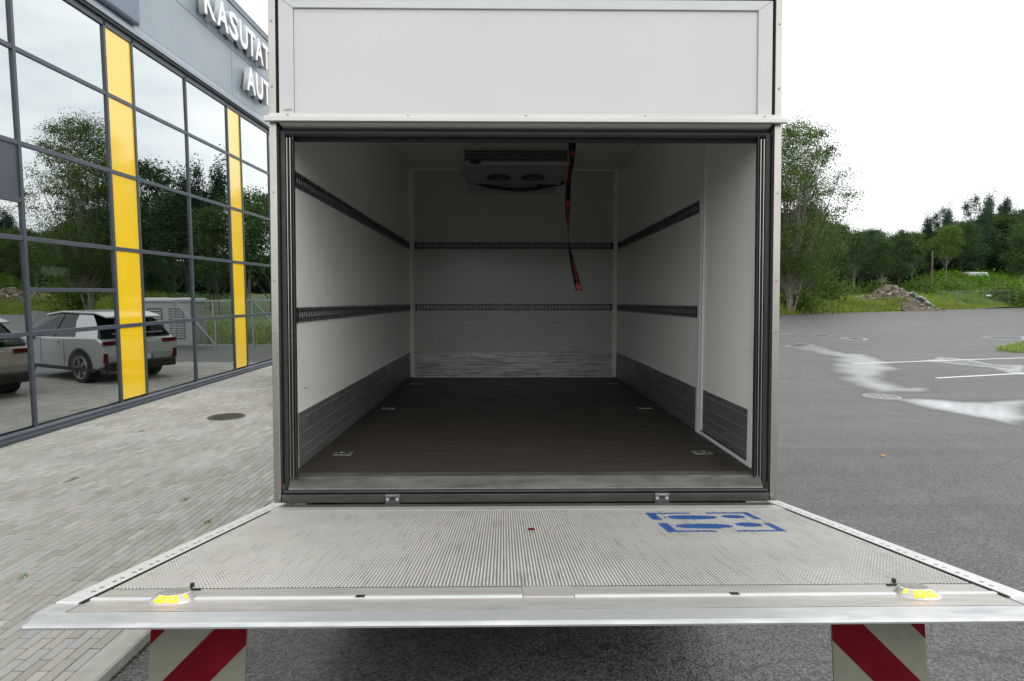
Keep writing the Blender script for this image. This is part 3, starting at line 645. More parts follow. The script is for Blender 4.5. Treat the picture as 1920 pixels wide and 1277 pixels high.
# threshold, bottom seal and rear bar
MB().prism([(-.042, .012), (.0, .064), (.06, .0665), (.06, -.02), (-.042, -.004)], 0, -1.205, 1.205).build('threshold', 'alu_worn', trk)
MB().box((-1.20, -.047, .0105), (1.20, -.0425, .0165)).build('threshold_lip', 'steel', trk)
MB().tube([(-1.225, -.036, -.004), (1.225, -.036, -.004)], .012, 8).build('bottom_seal', 'rubber', trk, smooth=True)
rb = MB().box((-1.238, -.045, -.060), (1.238, .05, -.0165)).build('rear_bar', 'sill_paint', trk, bev=.003)
for u in (-.678, .685):
    br = MB().box((u - .036, -.058, -.062), (u + .036, -.0455, -.014)).box((u - .014, -.063, -.036), (u + .014, -.058, -.018)).build('lock_bracket', 'steel', trk, bev=.002)
    for q in (-.024, .024): MB().cyl((u + q, -.062, -.038), .007, 1, .006, 8).build('bolt', 'alu_edge', br)
    MB().box((u - .011, -.068, -.034), (u + .011, -.0635, -.020)).build('keeper', 'steel_dark', br)
# kick plates of boards
KZ = [.066, .118, .172, .248, .328, .362]
def kick(u, s, y0, y1, mat, n0=KZ, proud=.010):
    k = MB().box((u, y0, n0[0] + .003), (u - s * proud * .45, y1, n0[-1])).build('kick_plate', 'kick_groove', trk)
    for a, b in zip(n0, n0[1:]): MB().box((u, y0 + .001, a + .0026), (u - s * proud * .6, y1 - .001, b - .0018)).build('board', mat, k)
    rv = MB()
    for z in (n0[1] + .012, n0[-2] + .014):
        y = y0 + .1
        while y < y1: rv.cyl((u - s * proud, y, z), .0045, 0, -s * .003, 6); y += .28
    rv.build('rivet', 'steel', k, kind='stuff')
kick(-HW, -1, .15, BK - .002, 'kick_alu'); kick(HW, 1, 1.056, BK - .002, 'kick_alu'); kick(HW - .002, 1, .172, .93, 'kick_alu', [.094, .14, .195, .262, .335, .371])
kb = MB().box((-1.14, BK, FL), (1.16, BK - .006, .365)).build('kick_plate', 'kick_groove', trk)
for a, b in zip([FL + .002, .10, .165, .235, .30], [.097, .162, .232, .297, .365]): MB().box((-1.138, BK - .0062, a), (1.158, BK - .012, b)).build('board', 'kick_back', kb)
rv = MB()
for z in (.085, .115, .345):
    for i in range(12): rv.cyl((-1.08 + i * .195, BK - .0125, z), .007, 1, -.003, 6)
rv.build('rivet', 'steel_dark', kb, kind='stuff')
for s in (-1, 1):
    ct = MB().box((s * 1.160, BK - .014, FL + .001), (s * (HW - .001), BK - .001, CE - .002)).build('corner_trim', 'white_gelcoat', trk, bev=.003)
    rv = MB()
    for i in range(36): rv.cyl((s * 1.176, BK - .0155, .1 + i * .0655), .005, 1, -.003, 6)
    rv.build('rivet', 'steel_dark', ct, kind='stuff')
MB().box((-1.158, BK - .008, CE - .03), (1.158, BK - .002, CE - .002)).build('corner_trim', 'white_gelcoat', trk)
MB().box((-1.158, BK - .02, FL - .002), (1.158, BK - .0125, FL + .012)).build('floor_trim', 'frame_white', trk)
# lashing rails: lipped channel with a ladder of slots showing the wall
def rail(axis, u, s, a, b, z, slot=True):
    def bx(m, a0, b0, z0, z1, d0, d1):
        if axis == 1: m.box((u - s * d0, a0, z0), (u - s * d1, b0, z1))
        else: m.box((a0, u - d0, z0), (b0, u - d1, z1))
    m = MB(); h = .039
    bx(m, a, b, z - h, z - h + .016, .0, .010); bx(m, a, b, z + h - .016, z + h, 0, .010)
    bx(m, a, b, z - h + .016, z - .014, .0, .004); bx(m, a, b, z + .014, z + h - .016, .0, .004)
    o = m.build('lashing_rail', 'rail_steel', trk)
    m = MB(); n_ = int((b - a) / .038); p = (b - a) / n_
    for i in range(n_): bx(m, a + i * p, a + i * p + p * (.5 if axis == 1 else .62), z - .0138, z + .0138, .0005, .0042)
    m.build('slot_bar', 'rail_steel', o, kind='stuff')
    m = MB(); y = a + .03
    while y < b - .02:
        bx(m, y, y + .009, z - h + .004, z - h + .012, .010, .0125); bx(m, y, y + .009, z + h - .012, z + h - .004, .010, .0125); y += .11
    m.build('rivet', 'steel', o, kind='stuff')
    for e0, e1 in ((a - .004, a + .022), (b - .022, b + .004)): m = MB(); bx(m, e0, e1, z - h - .001, z + h + .001, .0, .013); m.build('end_cap', 'rubber', o)
for z in (1.598, .886):
    rail(1, -HW, -1, .155, 4.06, z); rail(1, HW, 1, 1.09, 4.00, z); rail(0, BK - .0005, 1, -1.142, 1.158, z + (.005 if z > 1 else .003))
# side door in the right wall
sdoor = MB().box((HW - .0005, .168, FL + .028), (HW - .004, .985, CE - .01)).build('side_door', 'wall_scuffed', trk)
for a, b in (((HW - .0045, .952, FL + .002), (HW - .016, .984, CE - .012)), ((HW - .0005, .992, FL + .002), (HW - .020, 1.048, CE - .012)), ((HW - .0045, .108, FL + .002), (HW - .016, .166, CE - .012)), ((HW - .0045, .168, FL + .002), (HW - .016, .950, FL + .027))):
    MB().box(a, b).build('door_frame', 'frame_white', sdoor, bev=.003)
MB().box((HW - .001, .985, FL), (HW - .012, .991, CE - .012)).build('door_seal', 'rubber', sdoor)
MB().box((HW - .001, .17, FL + .0275), (HW - .0165, .95, FL + .0305)).build('door_seal', 'rubber', sdoor)
# floor lashing plates
for u, v in ((-1.06, .464), (-1.08, 1.99), (-1.075, 3.51), (1.055, .46), (1.066, 1.985), (1.07, 3.51)):
    pl_ = MB().box((u - .055, v - .035, FL - .01), (u + .055, v + .035, FL + .003)).build('floor_anchor', 'steel', trk, bev=.002)
    MB().box((u - .032, v - .018, FL + .003), (u + .032, v + .018, FL + .0045)).build('recess', 'hole_dark', pl_)
    MB().tube([(u - .022, v - .008, FL + .003), (u, v + .010, FL + .005), (u + .022, v - .008, FL + .003)], .0035, 6).build('ring', 'steel', pl_)
# evaporator under the ceiling
ev = MB()
ev.box((-.545, 3.20, 2.335), (-.51, 3.95, CE - .001)); ev.box((.535, 3.20, 2.335), (.57, 3.95, CE - .001))
ev.box((-.51, 3.205, 2.335), (.535, 3.235, 2.372)); ev.add([(-.51, 3.235, 2.336), (.535, 3.235, 2.336), (.535, 4.04, 2.29), (-.51, 4.04, 2.29)], [(0, 1, 2, 3)])
ev.box((-.51, 3.95, 2.29), (.535, 4.05, CE - .001))
evo = ev.build('evaporator', 'evap_white', trk, bev=.004)
MB().box((-.508, 3.29, 2.374), (.533, 3.34, CE - .002)).build('coil', 'coil_dark', evo)
for i in range(4): MB().box((-.508, 3.225, 2.384 + i * .024), (.533, 3.288, 2.3895 + i * .024)).build('louvre', 'louvre', evo)
m = MB(); k = 20; m.prism([(-.40 + .062 * math.cos(2 * math.pi * i / k), 2.362 + .022 * math.sin(2 * math.pi * i / k)) for i in range(k)], 1, 3.198, 3.204); m.build('badge', 'badge_blue', evo)
for u in (-.165, .205):
    m = MB(); m.prism([(u + .128 * math.cos(2 * math.pi * i / 28), 3.70 + .128 * math.sin(2 * math.pi * i / 28)) for i in range(28)], 2, 2.296, 2.302); fo = m.build('fan_opening', 'hole_dark', evo)
    m = MB()
    for r_ in (.04, .08, .118): m.tube([(u + r_ * math.cos(q * .3142), 3.70 + r_ * math.sin(q * .3142), 2.292) for q in range(21)], .003, 5)
    m.build('fan_guard', 'louvre', fo)
MB().tube([(-.47 + i * .105, 4.035 - .02 * math.sin(math.pi * i / 10), 2.315 - .085 * math.sin(math.pi * i / 10)) for i in range(11)], .018, 8).build('drain_hose', 'hose', evo, smooth=True)
MB().box((-.52, BK - .012, 2.195), (.50, BK - .002, 2.30)).build('drip_tray', 'evap_white', evo, bev=.003)
MB().cyl((.30, 4.0, 2.25), .03, 2, .05, 10).build('hose_joint', 'coil_dark', evo)
# chassis, wheels and cab (mostly hidden, they carry the box and shade the ground)
ZG = -1.165
for s in (-1, 1): MB().box((s * .30, .2, -.42), (s * .40, BK + 2.4, -.18)).build('chassis_rail', 'chassis_black', trk)
MB().box((-1.1, .35, -.18), (1.1, BK, -.052)).build('subframe', 'chassis_black', trk)
MB().box((-1.15, .14, -.75), (1.15, .24, -.60)).build('underrun_bar', 'chassis_black', trk, bev=.01)
MB().box((-1.0, .12, -.17), (1.0, .2, -.068)).build('lift_crossbeam', 'chassis_black', trk)
MB().box((-.95, .26, -.72), (.95, .55, -.19)).build('shade_box', 'chassis_black', trk, bev=.02)  # unseen block added to darken the ground under the box
for s in (-1, 1): MB().box((s * .97, .26, -.62), (s * 1.24, .33, -.19)).build('shade_panel', 'chassis_black', trk, bev=.01); MB().box((s * 1.225, .34, -.70), (s * 1.245, .85, -.19)).build('side_skirt', 'chassis_black', trk)  # panels and skirts added out of view to keep light from under the rear
for s in (-.45, .45): MB().tube([(s, .3, -.55), (s, -.05, -.16)], .035, 8).build('lift_arm', 'steel_dark', trk)
for i in range(7): MB().box((-1.12 + i * .055, -.02, -.10), (-1.10 + i * .055, .10, -.0605)).build('hinge_lug', 'steel_dark', trk) if i in (0, 3, 4) else None
for u in (.86, .90, .985, 1.02, 1.07, 1.11): MB().box((u, -.02, -.10), (u + .018, .10, -.0605)).build('hinge_lug', 'steel_dark', trk)
def wheel(u, v, wd):
    m = MB(); r_ = .47; prof = [(-wd / 2, r_ * .6), (-wd / 2, r_ * .93), (-wd * .4, r_), (wd * .4, r_), (wd / 2, r_ * .93), (wd / 2, r_ * .6)]
    k = 28; m.add([(u + a, v + b * math.cos(2 * math.pi * i / k), ZG + r_ + b * math.sin(2 * math.pi * i / k)) for a, b in prof for i in range(k)],
                  [(j * k + i, j * k + (i + 1) % k, (j + 1) * k + (i + 1) % k, (j + 1) * k + i) for j in range(5) for i in range(k)])
    w_ = m.build('wheel', 'tyre', trk, smooth=True); MB().cyl((u - wd * .42, v, ZG + r_), r_ * .6, 0, wd * .84, 24).build('rim', 'rim', w_)
for s in (-1, 1): wheel(s * .99, 1.35, .46); wheel(s * 1.02, BK + 1.25, .26); MB().box((s * .72, .86, -.19), (s * 1.24, 1.84, -.165)).build('mudguard', 'chassis_black', trk)
for s in (-1, 1):
    MB().box((s * 1.225, 1.95, -.80), (s * 1.245, BK - .1, -.10)).build('side_skirt', 'truck_white', trk, bev=.01)  # skirt added to block light from the sides
    MB().box((s * .74, .80, -1.02), (s * 1.22, .812, -.19)).build('shade_flap', 'rubber', trk)  # unseen flap added to keep light off the ground below
MB().box((-.72, .9, -.80), (.72, 1.8, -.43)).build('axle_housing', 'chassis_black', trk, bev=.05)
cab = MB().prism([(BK + .25, -.45), (BK + .25, 1.25), (BK + .6, 1.62), (BK + 1.55, 1.58), (BK + 2.15, .55), (BK + 2.2, -.45)], 0, -1.08, 1.08).build('cab', 'truck_white', trk, bev=.06)
MB().box((-.95, BK + 1.9, -.2), (.95, BK + 2.24, .3)).build('grille', 'chassis_black', cab)
for s in (-1, 1): MB().prism([(BK + .85, .55), (BK + .85, 1.3), (BK + 1.5, 1.3), (BK + 1.85, .55)], 0, s * 1.075, s * 1.085).build('side_window', 'tinted_glass', cab); MB().box((s * 1.15, BK + 1.75, .5), (s * 1.33, BK + 1.83, .95)).build('mirror', 'chassis_black', cab)
# ---- tail lift platform: local -y runs from the hinge to the tip
pf = MB(); Lp, E = 1.64, 1.205
pf.prism([(0, -.002), (-.155, -.002), (-Lp + .09, -.006), (-Lp + .09, -.018), (-1.2, -.045), (-.9, -.075), (0, -.10)], 0, -E, E)
plat = pf.build('lift_platform', 'alu_band', trk); plat.location = (0, -.1, -.05); plat.rotation_euler = (R(-8.977), 0, 0)
m = MB(); m.box((-E + .002, -.006, -.006), (E - .002, -.085, .003)); m.build('hinge_strip', 'alu_worn', plat, bev=.002)
m = MB(); m.box((-E + .002, -.0875, -.004), (E - .002, -.178, .0045)); m.build('hinge_strip', 'alu_band', plat, bev=.002)
m = MB(); p = .0102; n_ = int(2 * (E - .004) / p); x0 = -n_ * p / 2; y0, y1 = -.180, -1.352    # ribbed deck profile
xs_, zs_ = [], []
for i in range(n_):
    for dx, dz in ((0, 0), (.18, .0048), (.55, .0048), (.73, 0)): xs_.append(x0 + (i + dx) * p); zs_.append(dz)
ysub = np.linspace(y0, y1, 10)
m.add([(a, b, c) for b in ysub for a, c in zip(xs_, zs_)], [(j * len(xs_) + i, (j + 1) * len(xs_) + i, (j + 1) * len(xs_) + i + 1, j * len(xs_) + i + 1) for j in range(len(ysub) - 1) for i in range(len(xs_) - 1)])
def deck_mat():
    mt = MATS['alu_deck']; n = mt.node_tree.nodes; l = mt.node_tree.links.new; b = n['Principled BSDF']
    t = n.new('ShaderNodeTexCoord'); sp = n.new('ShaderNodeSeparateXYZ'); l(t.outputs['Object'], sp.inputs[0])
    # beads pressed across every rib
    mu = n.new('ShaderNodeMath'); mu.operation = 'MULTIPLY'; mu.inputs[1].default_value = 2 * math.pi / .016; l(sp.outputs['Y'], mu.inputs[0])
    si = n.new('ShaderNodeMath'); si.operation = 'SINE'; l(mu.outputs[0], si.inputs[0])
    bp = n.new('ShaderNodeBump'); bp.inputs['Strength'].default_value = .7; bp.inputs['Distance'].default_value = .002; zb = n.new('ShaderNodeTexNoise'); zb.inputs['Scale'].default_value = 7; zb.inputs['Detail'].default_value = 5; l(t.outputs['Object'], zb.inputs['Vector']); wb = n.new('ShaderNodeMapRange'); wb.inputs[1].default_value = .38; wb.inputs[2].default_value = .62; l(zb.outputs['Fac'], wb.inputs[0]); mb_ = n.new('ShaderNodeMath'); mb_.operation = 'MULTIPLY'; l(si.outputs[0], mb_.inputs[0]); l(wb.outputs[0], mb_.inputs[1]); l(mb_.outputs[0], bp.inputs['Height']); l(bp.outputs[0], b.inputs['Normal'])
    # dirt lying in the grooves, worn bright tops; dark scuffs along the ribs
    prev = b.inputs['Base Color'].links[0].from_socket
    hm = n.new('ShaderNodeMapRange'); hm.inputs[1].default_value = .0005; hm.inputs[2].default_value = .0046; hm.inputs[3].default_value = .55; hm.inputs[4].default_value = 1.05; l(sp.outputs['Z'], hm.inputs[0])
    mp2 = n.new('ShaderNodeMapping'); mp2.inputs['Scale'].default_value = (46, 3.2, 1); l(t.outputs['Object'], mp2.inputs[0])
    z = n.new('ShaderNodeTexNoise'); z.inputs['Scale'].default_value = 1.6; z.inputs['Detail'].default_value = 6; l(mp2.outputs[0], z.inputs['Vector'])
    sm = n.new('ShaderNodeMapRange'); sm.inputs[1].default_value = .54; sm.inputs[2].default_value = .74; sm.inputs[3].default_value = 1.02; sm.inputs[4].default_value = .70; l(z.outputs['Fac'], sm.inputs[0])
    zl = n.new('ShaderNodeTexNoise'); zl.inputs['Scale'].default_value = 1.5; zl.inputs['Detail'].default_value = 4; l(t.outputs['Object'], zl.inputs['Vector'])
    lm_ = n.new('ShaderNodeMapRange'); lm_.inputs[1].default_value = .3; lm_.inputs[2].default_value = .7; lm_.inputs[3].default_value = .88; lm_.inputs[4].default_value = 1.1; l(zl.outputs['Fac'], lm_.inputs[0])
    m0 = n.new('ShaderNodeMath'); m0.operation = 'MULTIPLY'; l(lm_.outputs[0], m0.inputs[0]); l(sm.outputs[0], m0.inputs[1])
    mm = n.new('ShaderNodeMath'); mm.operation = 'MULTIPLY'; l(hm.outputs[0], mm.inputs[0]); l(m0.outputs[0], mm.inputs[1])
    hs = n.new('ShaderNodeHueSaturation'); l(prev, hs.inputs['Color']); l(mm.outputs[0], hs.inputs['Value']); l(hs.outputs[0], b.inputs['Base Color'])
deck_mat()
m.build('tread_ribs', 'alu_deck', plat, kind='stuff')
def decal(name, polys):
    m = MB()
    for poly in polys:
        # the paint sits on the rib tops only: cut the shape into one strip per rib
        ys = [q[1] for q in poly]; xs2 = [q[0] for q in poly]
        for i in range(n_):
            xc = x0 + (i + .365) * p
            if not (min(xs2) < xc < max(xs2)): continue
            hit = []
            for (ax, ay), (bx, by) in zip(poly, poly[1:] + poly[:1]):
                if (ax > xc) != (bx > xc): hit.append(ay + (xc - ax) / (bx - ax) * (by - ay))
            hit.sort()
            for h0, h1 in zip(hit[::2], hit[1::2]):
                if random.random() < .03: continue
                h0 += random.uniform(-.003, .003); h1 += random.uniform(-.003, .003)
                m.add([(xc - .0021, h0, .0052), (xc + .0021, h0, .0052), (xc + .0021, h1, .0052), (xc - .0021, h1, .0052), (xc - .0046, h0, .0012), (xc + .0046, h0, .0012), (xc + .0046, h1, .0012), (xc - .0046, h1, .0012)],
                      [(0, 1, 2, 3), (4, 0, 3, 7), (1, 5, 6, 2)])
    return m.build(name, 'decal_blue', plat)
def rect(a, b, c, d): return [(a, b), (c, b), (c, d), (a, d)]
def ell(cx, cy, a, b, k=20): return [(cx + a * math.cos(2 * math.pi * i / k), cy + b * math.sin(2 * math.pi * i / k)) for i in range(k)]
dx0, dx1, dy0, dy1 = .527, .995, -.275, -.675
for pl1 in ([rect(dx0, dy0, dx0 + .034, -.435), rect(dx0, -.505, dx0 + .034, dy1), rect(dx1 - .034, dy0, dx1, -.435), rect(dx1 - .034, -.515, dx1, dy1),
      rect(dx0 + .034, dy0, .725, dy0 - .028), rect(.80, dy0, dx1 - .034, dy0 - .028), rect(dx0 + .034, dy1 + .026, .72, dy1), rect(.80, dy1 + .026, dx1 - .034, dy1),
      ell(.700, -.385, .118, .046), ell(.700, -.568, .118, .048), ell(.893, -.375, .052, .038), ell(.893, -.545, .054, .044)]): decal('foot_marking', [pl1])
for s in (-1, 1):
    e = MB().prism([(s * E, -.10), (s * (E + .004), .009), (s * (E + .062), .009), (s * (E + .066), .003), (s * (E + .066), -.10)][::s], 1, .03, -.2).build('edge_start', 'alu_edge', plat) if False else None
    m = MB(); a, b = s * (E + .003), s * (E + .064)
    m.add([(a, .02, .008), (b, .02, .008), (b, -1.472, .008), (a, -1.472, .008), (a, .02, -.09), (b, .02, -.09), (b, -1.472, -.02), (a, -1.472, -.02)],
          [(0, 1, 2, 3), (4, 7, 6, 5), (0, 4, 5, 1), (1, 5, 6, 2), (2, 6, 7, 3), (3, 7, 4, 0)] if s < 0 else [(3, 2, 1, 0), (5, 6, 7, 4), (1, 5, 4, 0), (2, 6, 5, 1), (3, 7, 6, 2), (0, 4, 7, 3)])
    ed = m.build('side_edge', 'alu_edge', plat, bev=.003)
    m = MB()
    for i in range(15):
        yy = -.08 - i * .091
        for d in (0, .034): m.prism([(s * (E + .022) + .006 * math.cos(q * .785), yy - d + .008 * math.sin(q * .785)) for q in range(8)], 2, .0079, .0088)
    m.build('edge_notch', 'steel', ed, kind='stuff')
    MB().box((s * (E - .001), -.19, .0), (s * (E + .003), -1.475, .0065)).build('edge_joint', 'rubber', plat)
# cross-grooved bands, bright step and the smooth bevelled tip
M('groove_dirt', (.36, .345, .31), .7, var=(30, .5), stretch=(.2, 1, 1))
for (a, b, z) in ((-1.354, -1.426, .003), (-1.444, -1.528, .0015)):
    k = int(abs(b - a) / .0092); st = (b - a) / k; m = MB(); pr = []
    for i in range(k): pr += [(a + i * st, z), (a + (i + .72) * st, z), (a + (i + .78) * st, z - .0035), (a + (i + .95) * st, z - .0035)]
    for i in range(len(pr) - 1):
        (q0, w0), (q1, w1_) = pr[i], pr[i + 1]
        m.add([(-E + .004, q0, w0), (-E + .004, q1, w1_), (E - .004, q1, w1_), (E - .004, q0, w0)], [(0, 1, 2, 3)], 0 if i % 4 == 0 else 1)
    m.build('grooved_band', ['alu_band', 'groove_dirt'], plat)
MB().box((-E + .004, -1.4265, -.004), (-.068, -1.4435, .0062)).box((.070, -1.4265, -.004), (E - .004, -1.4435, .0062)).build('bright_step', 'alu_edge', plat, bev=.002)
MB().box((-.0665, -1.355, -.004), (.0685, -1.4435, .0052)).build('cover_flap', 'alu_band', plat, bev=.0015)
tipm = MB(); T0 = 1.2725
tipm.prism([(-1.530, .001), (-1.590, -.0045), (-1.598, -.008), (-1.598, -.012), (-1.530, -.018)], 0, -T0 + .022, T0 - .022)
for s in (-1, 1):
    a, b = s * T0, s * (T0 - .022)
    tipm.add([(a, -1.473, .004), (b, -1.473, .004), (b, -1.59, -.0045), (a, -1.535, .0), (a, -1.473, -.02), (b, -1.473, -.02), (b, -1.595, -.013), (a, -1.535, -.018)],
             [f if s < 0 else f[::-1] for f in [(0, 3, 2, 1), (4, 5, 6, 7), (0, 4, 7, 3), (3, 7, 6, 2)]])
    tipm.box((s * (E - .002), -1.471, -.018), (s * (T0 - .0222), -1.5295, .0035))
tipm.build('platform_tip', 'alu_tip', plat)
m = MB(); m.tube([(-T0 + .022, -1.5985, -.0095), (0, -1.600, -.0095), (T0 - .022, -1.5985, -.0095)], .0066, 8); m.build('nose_bead', 'alu_tip', plat, smooth=True)
for s in (-1, 1):
    # low glowing lamp: half-moon housing, ribbed lens, amber windows facing the tip
    cx, cy = s * .985, -1.437; K = 32; rx, ry = .060, .050
    def lp(an, t):      # point on the sloping flank: t 0 = foot, 1 = top rim
        a = R(an); f = 1 - .40 * t; yb = ry * (1.0 if math.sin(a) < 0 else .82)
        return (cx + rx * f * math.cos(a) * s, cy + yb * f * math.sin(a) + .004 * t, .001 + .019 * (1 - (1 - t) ** 1.7))
    lm = MB(); ns = 5
    for q in range(ns):
        for i in range(K):
            a0, a1 = i * 360 / K, (i + 1) * 360 / K
            f_ = [lp(a0, q / ns), lp(a1, q / ns), lp(a1, (q + 1) / ns), lp(a0, (q + 1) / ns)]; lm.add(f_ if s > 0 else f_[::-1], [(0, 1, 2, 3)])
    tp_ = [lp(i * 360 / K, 1) for i in range(K)]; lm.add(tp_ if s > 0 else tp_[::-1], [tuple(range(K))])
    lm.build('warning_lamp', 'lamp_clear', plat, smooth=True)
    m = MB()
    for i in range(9):
        xx = cx - .030 + i * .0072; hh_ = .030 * math.sqrt(max(.05, 1 - ((xx - cx) / .036) ** 2)); m.box((xx, cy + .004 - hh_ * .55, .0198), (xx + .0036, cy + .004 + hh_, .0222))
    m.build('lamp_rib', 'lamp_rib', plat, kind='stuff')
    def lens(a0, a1, t0, t1, name, mt):
        m = MB(); n2 = 5
        for q in range(n2):
            b0, b1 = a0 + (a1 - a0) * q / n2, a0 + (a1 - a0) * (q + 1) / n2
            f_ = [Vector(lp(b0, t0)), Vector(lp(b1, t0)), Vector(lp(b1, t1)), Vector(lp(b0, t1))]
            f_ = [(v[0] + (v[0] - cx) * .02, v[1] + (v[1] - cy) * .02 - .0004, v[2] + .0009) for v in f_]; m.add(f_ if s > 0 else f_[::-1], [(0, 1, 2, 3)])
        m.build(name, mt, plat)
    for a0, a1 in ((236, 266), (270, 306)): lens(a0, a1, .18, .82, 'amber_light', 'amber_lit'); lens((a0 + a1) / 2 - 3, (a0 + a1) / 2 + 3, .40, .60, 'lamp_filament', 'amber_hot')
    lens(206, 218, .35, .85, 'amber_light', 'amber_lit')
    MB().cyl((s * .985 - s * .0, -1.343, .003), .006, 2, .013, 10).build('stop_peg', 'rubber', plat)
    MB().box((s * .985 - s * .035, -1.362, .004), (s * .985 - s * .008, -1.369, .008)).build('peg_slot', 'rubber', plat)
    sl = MB().box((s * .497 - .012, -1.425, .0055), (s * .497 + .012, -1.444, .0068)).build('drain_slot', 'rubber', plat)
    # hanging red and white board under the tip
    bw_, bh = .26, .40; cxx = -.9505 if s < 0 else .920
    def bp(pq): return (cxx - bw_ / 2 + pq[0], pq[1]) if s < 0 else (cxx + bw_ / 2 - pq[0], pq[1])
    def clip(poly, f):
        o = []
        for a, b in zip(poly, poly[1:] + poly[:1]):
            fa, fb = f(a), f(b)
            if fa >= 0: o.append(a)
            if (fa >= 0) != (fb >= 0): t = fa / (fa - fb); o.append((a[0] + (b[0] - a[0]) * t, a[1] + (b[1] - a[1]) * t))
        return o
    full = [(0, 0), (bw_, 0), (bw_, -bh), (0, -bh)]
    bo = MB(); cm = MB(); rm = MB()
    ep = bo.box((cxx - bw_ / 2, -1.365, -.04), (cxx + bw_ / 2, -1.359, -.04 - bh)).build('warning_board', 'flag_cream', plat)
    for k in range(-1, 4):
        lo_, hi_ = -.03 + k * .262, .10 + k * .262     # red where lo < p - q < hi
        pol = clip(clip(full, lambda q: (q[0] - q[1]) - lo_), lambda q: hi_ - (q[0] - q[1]))
        if len(pol) > 2:
            v_ = [bp(q) for q in pol]; rm.add([(a, -1.3662, -.04 + b) for a, b in v_], [tuple(range(len(v_)))] if s < 0 else [tuple(range(len(v_)))[::-1]])
    rm.build('warning_stripe', 'flag_red', plat)
    for q in (-.11, .11): MB().box((cxx + q - .012, -1.368, -.045), (cxx + q + .012, -1.34, -.03)).build('board_hinge', 'steel_dark', plat)
m = MB(); m.tube([(-.008 + .012 * math.cos(q * .524), -.617 + .012 * math.sin(q * .524), .0062) for q in range(13)], .0028, 6); m.build('red_ring', 'flag_red', plat)

# ================================================================== STRAP
sp_pts = [(2.49, .34, 3.), (2.05, .336, 6.), (1.97, .335, 10.), (1.93, .333, 30.), (1.87, .332, 52.), (1.80, .320, 62.), (1.73, .312, 50.), (1.66, .309, 42.), (1.60, .307, 46.), (1.53, .306, 58.), (1.46, .311, 76.), (1.40, .311, 82.), (1.335, .316, 78.), (1.27, .328, 60.), (1.19, .347, 45.), (1.11, .366, 34.), (1.03, .386, 24.)]
strap = thing('lashing_strap', 'black webbing strap with red printing hanging twisted from the truck ceiling', 'strap', trk.location, trk.rotation_euler)
def strap_at(t):
    i = min(int(t), len(sp_pts) - 2); f = t - i; a, b = sp_pts[i], sp_pts[i + 1]; return [a[k] + (b[k] - a[k]) * f for k in range(3)]
m = MB(); N = 96; hwid = .025
for sgn in (1, -1):
    vs_ = []
    for i in range(N + 1):
        z, u, an = strap_at(i / N * (len(sp_pts) - 1)); c, s_ = math.cos(R(an)), math.sin(R(an))
        nx_, ny_ = s_ * .0011 * sgn, -c * .0011 * sgn
        vs_ += [(u - c * hwid + nx_, 1.0 - s_ * hwid + ny_, z), (u + c * hwid + nx_, 1.0 + s_ * hwid + ny_, z)]
    m.add(vs_, [((2 * i, 2 * i + 2, 2 * i + 3, 2 * i + 1) if sgn > 0 else (2 * i, 2 * i + 1, 2 * i + 3, 2 * i + 2)) for i in range(N)])
m.build('webbing', 'strap_black', strap, smooth=True)
def on_strap(z, off, push=.002):
    for i in range(len(sp_pts) - 1):
        if sp_pts[i][0] >= z >= sp_pts[i + 1][0]:
            f = (sp_pts[i][0] - z) / (sp_pts[i][0] - sp_pts[i + 1][0]); _, u, an = strap_at(i + f); break
    else: _, u, an = strap_at(len(sp_pts) - 1.001)
    c, s_ = math.cos(R(an)), math.sin(R(an)); return (u + c * off + s_ * push, 1.0 + s_ * off - c * push, z)
def badge(zc):
    m = MB(); k = 18
    for i in range(k):
        a0, a1 = 2 * math.pi * i / k, 2 * math.pi * (i + 1) / k
        m.add([on_strap(zc + r_ * math.sin(a), r_ * .86 * math.cos(a)) for r_, a in ((.021, a0), (.021, a1), (.0165, a1), (.0165, a0))], [(0, 1, 2, 3)])
    for oy in (-.006, 0, .006): m.add([on_strap(zc + a, b) for a, b in ((oy - .0016, -.008), (oy - .0016, .008), (oy + .0016, .008), (oy + .0016, -.008))], [(0, 1, 2, 3)])
    m.add([on_strap(zc + a, b) for a, b in ((-.0075, .0075), (-.0075, .010), (.0075, .010), (.0075, .0075))], [(0, 1, 2, 3)])
    m.build('printed_badge', 'print_red', strap)
def strap_text(body, z0, z1, size, off, flip):
    me = text_mesh(body, .0, 0, 1.); co = np.array([v.co[:] for v in me.vertices]); mn, mx_ = co.min(0), co.max(0)
    for v in me.vertices:
        q = (v.co[0] - mn[0]) / (mx_[0] - mn[0]); h_ = (v.co[1] - mn[1]) / (mx_[1] - mn[1]) - .5
        z = z0 + (z1 - z0) * q; v.co = on_strap(z, off + (-h_ if z1 > z0 else h_) * size * flip)
    me.materials.clear(); me.materials.append(MATS['print_red']); o = bpy.data.objects.new('printed_lettering', me); COL.objects.link(o); o.parent = strap
for zc in (1.925, 1.60, 1.055): badge(zc)
strap_text('LIBASSERT', 1.085, 1.235, .011, .004, 1); strap_text('LIBASSERT', 1.57, 1.46, .011, -.004, 1); strap_text('LIBASSERT', 1.89, 1.73, .010, -.010, 1)
MB().box((.315, .985, 2.472), (.365, 1.015, 2.489)).build('ceiling_hook', 'steel_dark', strap)

